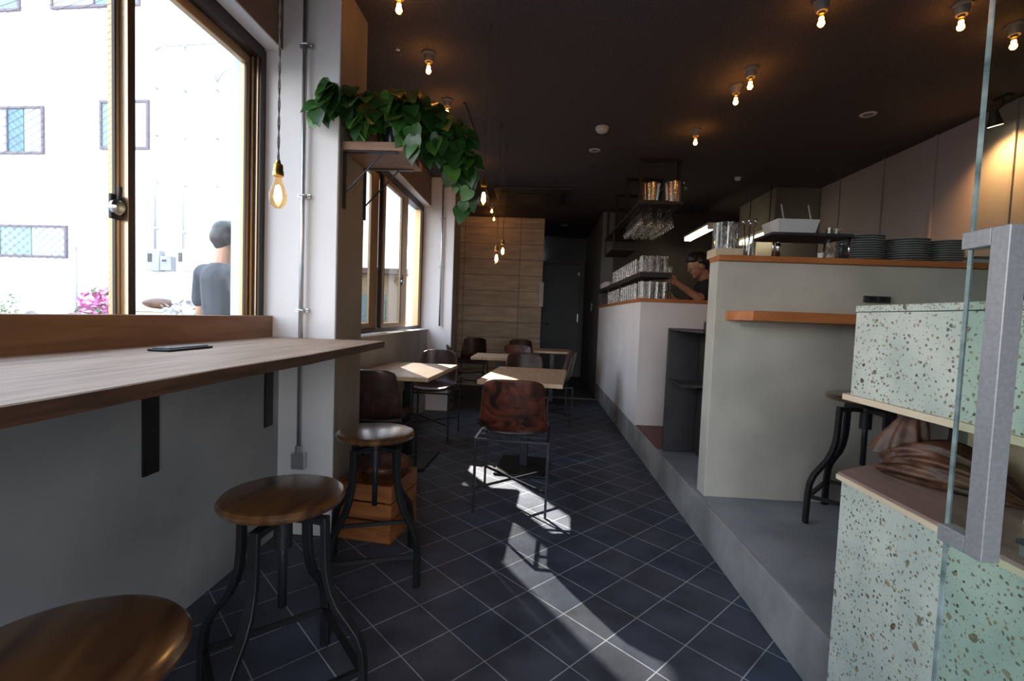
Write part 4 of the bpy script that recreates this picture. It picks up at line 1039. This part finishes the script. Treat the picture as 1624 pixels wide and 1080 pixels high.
f = V(hf).normalized(); u = (V((0, 0, 1)) - f * f.z).normalized(); s_ = f.cross(u)
for dx, dy, dz, r in ((0, -.03, .055, .088), (0, .02, .075, .072), (.03, .04, .072, .045), (-.03, .04, .072, .045), (0, -.06, .01, .070), (.045, -.02, .04, .055), (-.045, -.02, .04, .055), (0, -.055, -.03, .05)):
    m.ball(hc + s_ * dx + f * dy + u * dz, r, 3)
shiftbuild(m, B0, 'hair', 'hair', bt, remesh=.008)
eyes(bt, hc, hf, B0)
hg = one_mesh_glass('held_glass', .12, .028, .031); hg.location = (1.275, 4.745, 1.60); tag(hg, 'clear glass held in the raised hand of the bartender', 'glass')

# man outside, seen from behind in front of the window
P0 = Vector((-2.46, 3.62, -.02))
mo = empty('person', P0, 'passer-by outside with short black hair and charcoal t-shirt, back to the window', 'person')
hc2 = Vector((-2.43, 3.62, 1.70)); hf2 = (.35, .93, -.05)
m = MB(); head(m, hc2, hf2)
m.capsule(V((-2.435, 3.60, 1.62)), V((-2.445, 3.585, 1.50)), .055, .065)
for p, q, r1, r2 in (((-2.45, 3.59, 1.38), (-2.45, 3.61, 1.10), .125, .115), ((-2.45, 3.61, 1.10), (-2.46, 3.62, .93), .115, .125),
                     ((-2.60, 3.63, 1.42), (-2.30, 3.53, 1.42), .07, .07),
                     ((-2.55, 3.65, .92), (-2.55, 3.65, .48), .088, .060), ((-2.55, 3.65, .48), (-2.55, 3.62, .09), .055, .040),
                     ((-2.37, 3.58, .92), (-2.36, 3.60, .48), .088, .060), ((-2.36, 3.60, .48), (-2.36, 3.56, .09), .055, .040),
                     ((-2.55, 3.62, .025), (-2.51, 3.76, .022), .038, .032), ((-2.36, 3.56, .025), (-2.32, 3.70, .022), .038, .032),
                     ((-2.625, 3.64, 1.41), (-2.66, 3.66, 1.13), .052, .042), ((-2.66, 3.66, 1.13), (-2.60, 3.80, .92), .040, .028),
                     ((-2.275, 3.52, 1.41), (-2.22, 3.52, 1.13), .052, .042), ((-2.22, 3.52, 1.13), (-2.24, 3.66, .92), .040, .028)):
    m.capsule(V(p), V(q), r1, r2)
finger_set(m, (-2.60, 3.80, .92), (.25, .5, -.8), (.3, .8, .5), (.9, 0, .2), L=.07)
finger_set(m, (-2.24, 3.66, .92), (0, .5, -.85), (-.3, .8, .5), (-.9, 0, .2), L=.07)
shiftbuild(m, P0, 'body', 'skin', mo, remesh=.0075)
m = MB()
for p, q, r1, r2 in (((-2.45, 3.59, 1.38), (-2.45, 3.61, 1.10), .145, .138), ((-2.45, 3.61, 1.10), (-2.46, 3.62, .90), .138, .145),
                     ((-2.61, 3.635, 1.42), (-2.29, 3.525, 1.42), .083, .083), ((-2.62, 3.64, 1.42), (-2.655, 3.655, 1.22), .078, .072), ((-2.28, 3.525, 1.42), (-2.235, 3.52, 1.22), .078, .072)):
    m.capsule(V(p), V(q), r1, r2)
shiftbuild(m, P0, 'tshirt', 'teegrey', mo, remesh=.012)
m = MB()
for p, q, r1, r2 in (((-2.55, 3.65, .92), (-2.55, 3.65, .48), .104, .078), ((-2.55, 3.65, .48), (-2.55, 3.62, .10), .074, .062),
                     ((-2.37, 3.58, .92), (-2.36, 3.60, .48), .104, .078), ((-2.36, 3.60, .48), (-2.36, 3.56, .10), .074, .062)):
    m.capsule(V(p), V(q), r1, r2)
shiftbuild(m, P0, 'trousers', 'jeans', mo, remesh=.014)
m = MB()
f = V(hf2).normalized(); u = (V((0, 0, 1)) - f * f.z).normalized(); s_ = f.cross(u)
for dx, dy, dz, r in ((0, -.02, .045, .092), (0, .02, .065, .08), (0, -.05, .0, .078), (.04, -.03, .0, .058), (-.04, -.03, .0, .058), (0, -.045, -.045, .055)):
    m.ball(hc2 + s_ * dx + f * dy + u * dz, r, 3)
shiftbuild(m, P0, 'hair', 'hair', mo, remesh=.008)
eyes(mo, hc2, hf2, P0)

# ------------------------------------------------------------------ outside
FY = 13.4
bl = empty('apartment_building', (-14, FY, 0), 'white apartment building across the street seen through the big window', 'building', rz=rad(-4))
cs, sn = math.cos(rad(4)), math.sin(rad(4))
def FL(x, z): return x + 14     # local x on the facade
part(MB().box(-16, 5.75, 0, 1.9, -.02, 11.4), 'wall', 'facade', bl)
part(MB().box(-16.02, 5.77, -.03, -.001, -.02, 1.55), 'base_course', 'facadelow', bl)
def fwin(x0, x1, z0, z1, panes):
    t = .07
    w = part(MB().box(x0, x1, -.06, -.002, z0, z0 + t).box(x0, x1, -.06, -.002, z1 - t, z1).box(x0, x0 + t, -.06, -.002, z0 + t, z1 - t).box(x1 - t, x1, -.06, -.002, z0 + t, z1 - t), 'window', 'winframe', bl)
    n = len(panes); W = (x1 - x0 - 2 * t) / n
    for k, pm in enumerate(panes):
        part(MB().box(x0 + t + k * W, x0 + t + (k + 1) * W - (.05 if k < n - 1 else 0), -.03, -.003, z0 + t, z1 - t), 'pane', pm, w)
    if n > 1: part(MB().box(x0 + t + W - .05, x0 + t + W, -.055, -.003, z0 + t, z1 - t), 'mullion', 'winframe', w)
FZ = lambda z: 1.18 + (z - 1.18) * 1.82
fwin(-3.2, .23, 2.38, 3.33, ['winglass', 'winglass', 'wincurtain'])
fwin(-2.35, -.51, 5.38, 6.75, ['wincurtain', 'winblue', 'wincurtain'])
fwin(1.33, 2.88, 5.50, 6.87, ['winglass', 'wincurtain'])
fwin(-3.2, -1.25, 9.45, 10.8, ['wincurtain', 'winglass'])
fwin(-.23, 2.6, 9.45, 10.8, ['wincurtain', 'winglass'])
m = MB()
for x, z0, z1 in ((3.12, 2.7, 8.23), (4.0, 2.6, 8.3), (4.98, 0, 7.33)):
    pp = part(MB().tube([(x, -.08, z0), (x, -.08, z1)], .035, 10), 'drain_pipe', 'pipe', bl, smooth=True)
    k = MB(); z = z0 + .6
    while z < z1: k.box(x - .06, x + .06, -.12, -.002, z - .025, z + .025); z += 1.3
    part(k, 'pipe_clip', 'galv', pp)
part(MB().tube([(3.12, -.08, 8.2), (3.3, -.08, 8.3), (5.7, -.08, 8.35)], .03, 8).tube([(4.0, -.08, 8.3), (4.9, -.08, 7.9), (4.98, -.08, 7.3)], .03, 8).tube([(4.98, -.08, 7.3), (5.2, -.08, 7.6), (5.7, -.08, 7.7)], .04, 8), 'cross_pipe', 'pipe', bl, smooth=True)
for x0, x1, z0, z1, mt in ((2.93, 3.36, 2.08, 2.66, 'metergrey'), (3.38, 3.72, 2.10, 2.50, 'metergrey'), (3.88, 4.50, 2.10, 2.70, 'white')):
    b = part(MB().box(x0, x1, -.20, -.002, z0, z1), 'meter_box', mt, bl, bevel=.01)
    part(MB().box(x0 + .08, x0 + .20, -.215, -.201, z0 + .25, z1 - .1), 'dial_window', 'trayblack', b)
def outside(x, z=-.02, dy=-.35):   # world point in front of the facade
    return (-14 + x * cs + dy * sn, FY - x * sn + dy * cs, z)
au = empty('outdoor_unit', outside(.05, -.02, -.5), 'cream air conditioner outdoor unit at the foot of the white building', 'outdoor unit', rz=rad(-4))
part(MB().box(-.62, .62, -.18, .18, .05, .92), 'casing', 'facadelow', au, bevel=.02)
fn = part(MB().lathe([(.27, 0), (.30, 0), (.30, .02), (.27, .02)], n=28, cap=False), 'fan_ring', 'metergrey', au); fn.location = (-.2, -.185, .55); fn.rotation_euler = (rad(90), 0, 0)
m = MB().lathe([(0, 0), (.26, 0), (.26, .008), (0, .012)], n=24)
fg = part(m, 'fan_grille', 'metergrey', au); fg.location = (-.2, -.182, .55); fg.rotation_euler = (rad(90), 0, 0)
part(MB().box(-.5, -.4, -.15, .15, 0, .05).box(.4, .5, -.15, .15, 0, .05), 'foot', 'steel', au)
tp = empty('planter_trough', outside(-1.25, -.02, -.6), 'terracotta planter trough with a thin twiggy plant across the street', 'planter', rz=rad(-4))
part(MB().box(-.62, .62, -.15, .15, 0, .72), 'trough', 'terracotta', tp, bevel=.02)
random.seed(11); m = MB(); lf = MB()
for k in range(16):
    x = random.uniform(-.5, .5); hgt = random.uniform(.2, .6)
    if k == 8: x, hgt = .35, 1.35
    m.tube([(x, 0, .71), (x + random.uniform(-.1, .1), random.uniform(-.1, .1), .72 + hgt * .5), (x + random.uniform(-.2, .2) * (hgt < 1), random.uniform(-.1, .1), .72 + hgt)], .008, 5)
    for j in range(7): leaf(lf.bm, Vector((x + random.uniform(-.15, .15), random.uniform(-.1, .1), .74 + hgt * random.random())), rv(), Vector((0, 0, 1)), .06)
part(m, 'twigs', 'galv', tp); part(lf, 'leaves', 'leafl', tp)
up = empty('utility_pole', outside(.77, -.02, -.25), 'thin pale pole standing before the white building left of the window stile', 'pole')
part(MB().tube([(0, 0, 0), (0, 0, 2.95)], .03, 8), 'post', 'pipe', up, smooth=True)
part(MB().box(-.02, .10, -.03, .03, 2.7, 2.9), 'bracket', 'galv', up)
# things near the window in the street
st = empty('display_counter', (-4.05, 5.1, -.02), 'cream street counter outside with brown goods on top', 'counter')
part(MB().box(-.42, .32, -.15, .25, 0, 1.10), 'cabinet', 'facadelow', st, bevel=.01)
part(MB().box(-.45, .35, -.18, .28, 1.101, 1.13), 'worktop', 'pine', st, bevel=.004)
part(MB().box(-.30, .02, -.158, -.151, .88, .95), 'grille', 'metergrey', st)
bg = empty('goods_sack', (-4.20, 5.12, 1.111), 'brown sack lying on the cream street counter', 'sack')
part(MB().ball((0, 0, .062), 1, 3, (.19, .11, .06)), 'body', 'pouch', bg, smooth=True)
part(MB().ball((.19, 0, .06), 1, 2, (.04, .05, .025)), 'tied_end', 'pouch', bg, smooth=True)
gb = empty('white_carton', (-3.88, 5.12, 1.111), 'white carton beside the brown sack on the street counter', 'box')
part(MB().box(-.10, .10, -.08, .08, 0, .10), 'body', 'white', gb, bevel=.003)
part(MB().box(-.005, .005, -.081, .081, .1, .102), 'tape', 'pine', gb)
def shrub(loc, label, mats, r, h, n, size, seed, name='flowering_shrub', cat='shrub'):
    random.seed(seed)
    o = empty(name, loc, label, cat)
    part(MB().lathe([(0, 0), (.12, 0), (.16, .28), (.17, .28), (.17, .32), (.15, .32), (.14, .30), (0, .30)], n=20), 'pot', 'terracotta', o, smooth_angle=40)
    m = MB()
    for k in range(9):
        a = k * .7; m.tube([(0, 0, .29), (r * .3 * math.cos(a), r * .3 * math.sin(a), h * .6), (r * .6 * math.cos(a), r * .6 * math.sin(a), h)], .008, 5)
    part(m, 'stems', 'stem', o)
    a_, b_ = MB(), MB()
    for k in range(n):
        v = rv()
        while v.length > 1: v = rv()
        p = Vector((v.x * r, v.y * r, h + v.z * r * 1.2)); leaf((a_ if k % 4 else b_).bm, p, rv() + v, Vector((0, 0, 1)) + rv() * .5, size)
    part(a_, 'blossom', mats[0], o); part(b_, 'leaves', mats[1], o)
    return o
shrub((-4.80, 5.05, -.02), 'magenta flowering shrub in the street just left of the bronze window stile', ('pink', 'stem'), .24, 1.05, 420, .06, 4)
shrub((-3.55, 4.62, -.02), 'white flowering shrub outside between the street counter and the passer-by', ('white', 'pipe'), .20, 1.02, 300, .05, 8)
# beyond the second window
lh = empty('street_house', (-4.3, 14.0, -.02), 'low tan house with dark eaves seen through the second window', 'house')
part(MB().box(-3.0, .35, 0, 4, 0, 2.3), 'wall', 'tan', lh)
part(MB().box(-3.1, .55, -.35, 4.2, 2.301, 2.45), 'roof', 'header', lh)
part(MB().box(-.9, -.2, -.03, -.001, .9, 1.7), 'window', 'winglass', lh)
hw = empty('garden_wall', (-3.2, 13.5, -.02), 'low pinkish garden wall seen through the right part of the second window', 'wall')
part(MB().box(-.4, 1.4, 0, .2, 0, 1.15), 'masonry', 'terracotta', hw, bevel=.01)
part(MB().box(-.45, 1.45, -.04, .24, 1.151, 1.22), 'coping', 'facadelow', hw)
random.seed(21)
hb = empty('green_bush', (-2.6, 15.5, -.02), 'green garden bush behind the low wall beyond the second window', 'bush')
m = MB()
for k in range(9): m.ball((random.uniform(-.6, 1.0), random.uniform(-.4, .4), random.uniform(.7, 2.0)), random.uniform(.35, .5), 3)
part(m, 'foliage', 'bush', hb, remesh=.08)
part(MB().tube([(.2, 0, 0), (.2, 0, 1.0)], .08, 8), 'trunk', 'pouch', hb)

# ------------------------------------------------------------------ sky, sun, portals
sc = bpy.context.scene
w = D.worlds.new('sky'); sc.world = w; w.use_nodes = True
nt = w.node_tree; nt.nodes.clear()
wo = nt.nodes.new('ShaderNodeOutputWorld'); bgd = nt.nodes.new('ShaderNodeBackground')
tcn = nt.nodes.new('ShaderNodeTexCoord'); sx = nt.nodes.new('ShaderNodeSeparateXYZ'); rp = nt.nodes.new('ShaderNodeValToRGB')
nt.links.new(tcn.outputs['Generated'], sx.inputs[0]); nt.links.new(sx.outputs['Z'], rp.inputs['Fac'])
rp.color_ramp.elements[0].position = 0; rp.color_ramp.elements[0].color = (1, .98, .95, 1)
rp.color_ramp.elements[1].position = .7; rp.color_ramp.elements[1].color = (.60, .76, 1, 1)
nt.links.new(rp.outputs['Color'], bgd.inputs[0]); bgd.inputs[1].default_value = 5.8
nt.links.new(bgd.outputs[0], wo.inputs[0])
L = D.lights.new('sun', 'SUN'); L.energy = 22; L.angle = rad(.6); L.color = (1, .94, .84)
so = D.objects.new('sun', L); C.objects.link(so)
so.rotation_euler = Vector((.53, -.85, -.63)).to_track_quat('-Z', 'Y').to_euler(); so.location = (-8, 12, 9)
def portal(name, loc, rot, sx_, sy_):
    L = D.lights.new(name, 'AREA'); L.shape = 'RECTANGLE'; L.size = sx_; L.size_y = sy_; L.energy = 1
    L.cycles.is_portal = True
    o = D.objects.new(name, L); C.objects.link(o); o.location = loc; o.rotation_euler = rot
portal('portal_window', (-1.50, .9, 1.72), (0, rad(-90), 0), 1.45, 3.0)
portal('portal_window', (-1.50, 4.2, 1.72), (0, rad(-90), 0), 1.45, 2.9)
portal('portal_front', (.175, -.70, 1.07), (rad(90), 0, 0), 1.15, 2.15)

# ------------------------------------------------------------------ camera
def cam_matrix(yaw, pitch, roll, loc):
    f = Vector((math.sin(yaw) * math.cos(pitch), math.cos(yaw) * math.cos(pitch), -math.sin(pitch)))
    r0 = Vector((math.cos(yaw), -math.sin(yaw), 0)); u0 = r0.cross(f)
    r = r0 * math.cos(roll) + u0 * math.sin(roll); u = u0 * math.cos(roll) - r0 * math.sin(roll)
    m = Matrix(((r.x, u.x, -f.x, loc[0]), (r.y, u.y, -f.y, loc[1]), (r.z, u.z, -f.z, loc[2]), (0, 0, 0, 1)))
    return m
cd = D.cameras.new('camera'); cd.sensor_width = 36; cd.lens = 755 / 1624 * 36; cd.clip_start = .02; cd.clip_end = 200
co = D.objects.new('camera', cd); C.objects.link(co)
co.matrix_world = cam_matrix(rad(-2.82), rad(2.89), rad(2.2), (0, 0, 1.18))
sc.camera = co
vs = sc.view_settings
sc.view_settings.view_transform = 'Standard'; vs.look = 'None'; vs.gamma = 1; vs.use_curve_mapping = False; vs.exposure = 0.2
sc.cycles.max_bounces = 10; sc.cycles.transparent_max_bounces = 24; sc.cycles.diffuse_bounces = 5
sc.cycles.sample_clamp_indirect = 4; sc.cycles.caustics_reflective = False; sc.cycles.caustics_refractive = False
sc.cycles.use_denoising = True
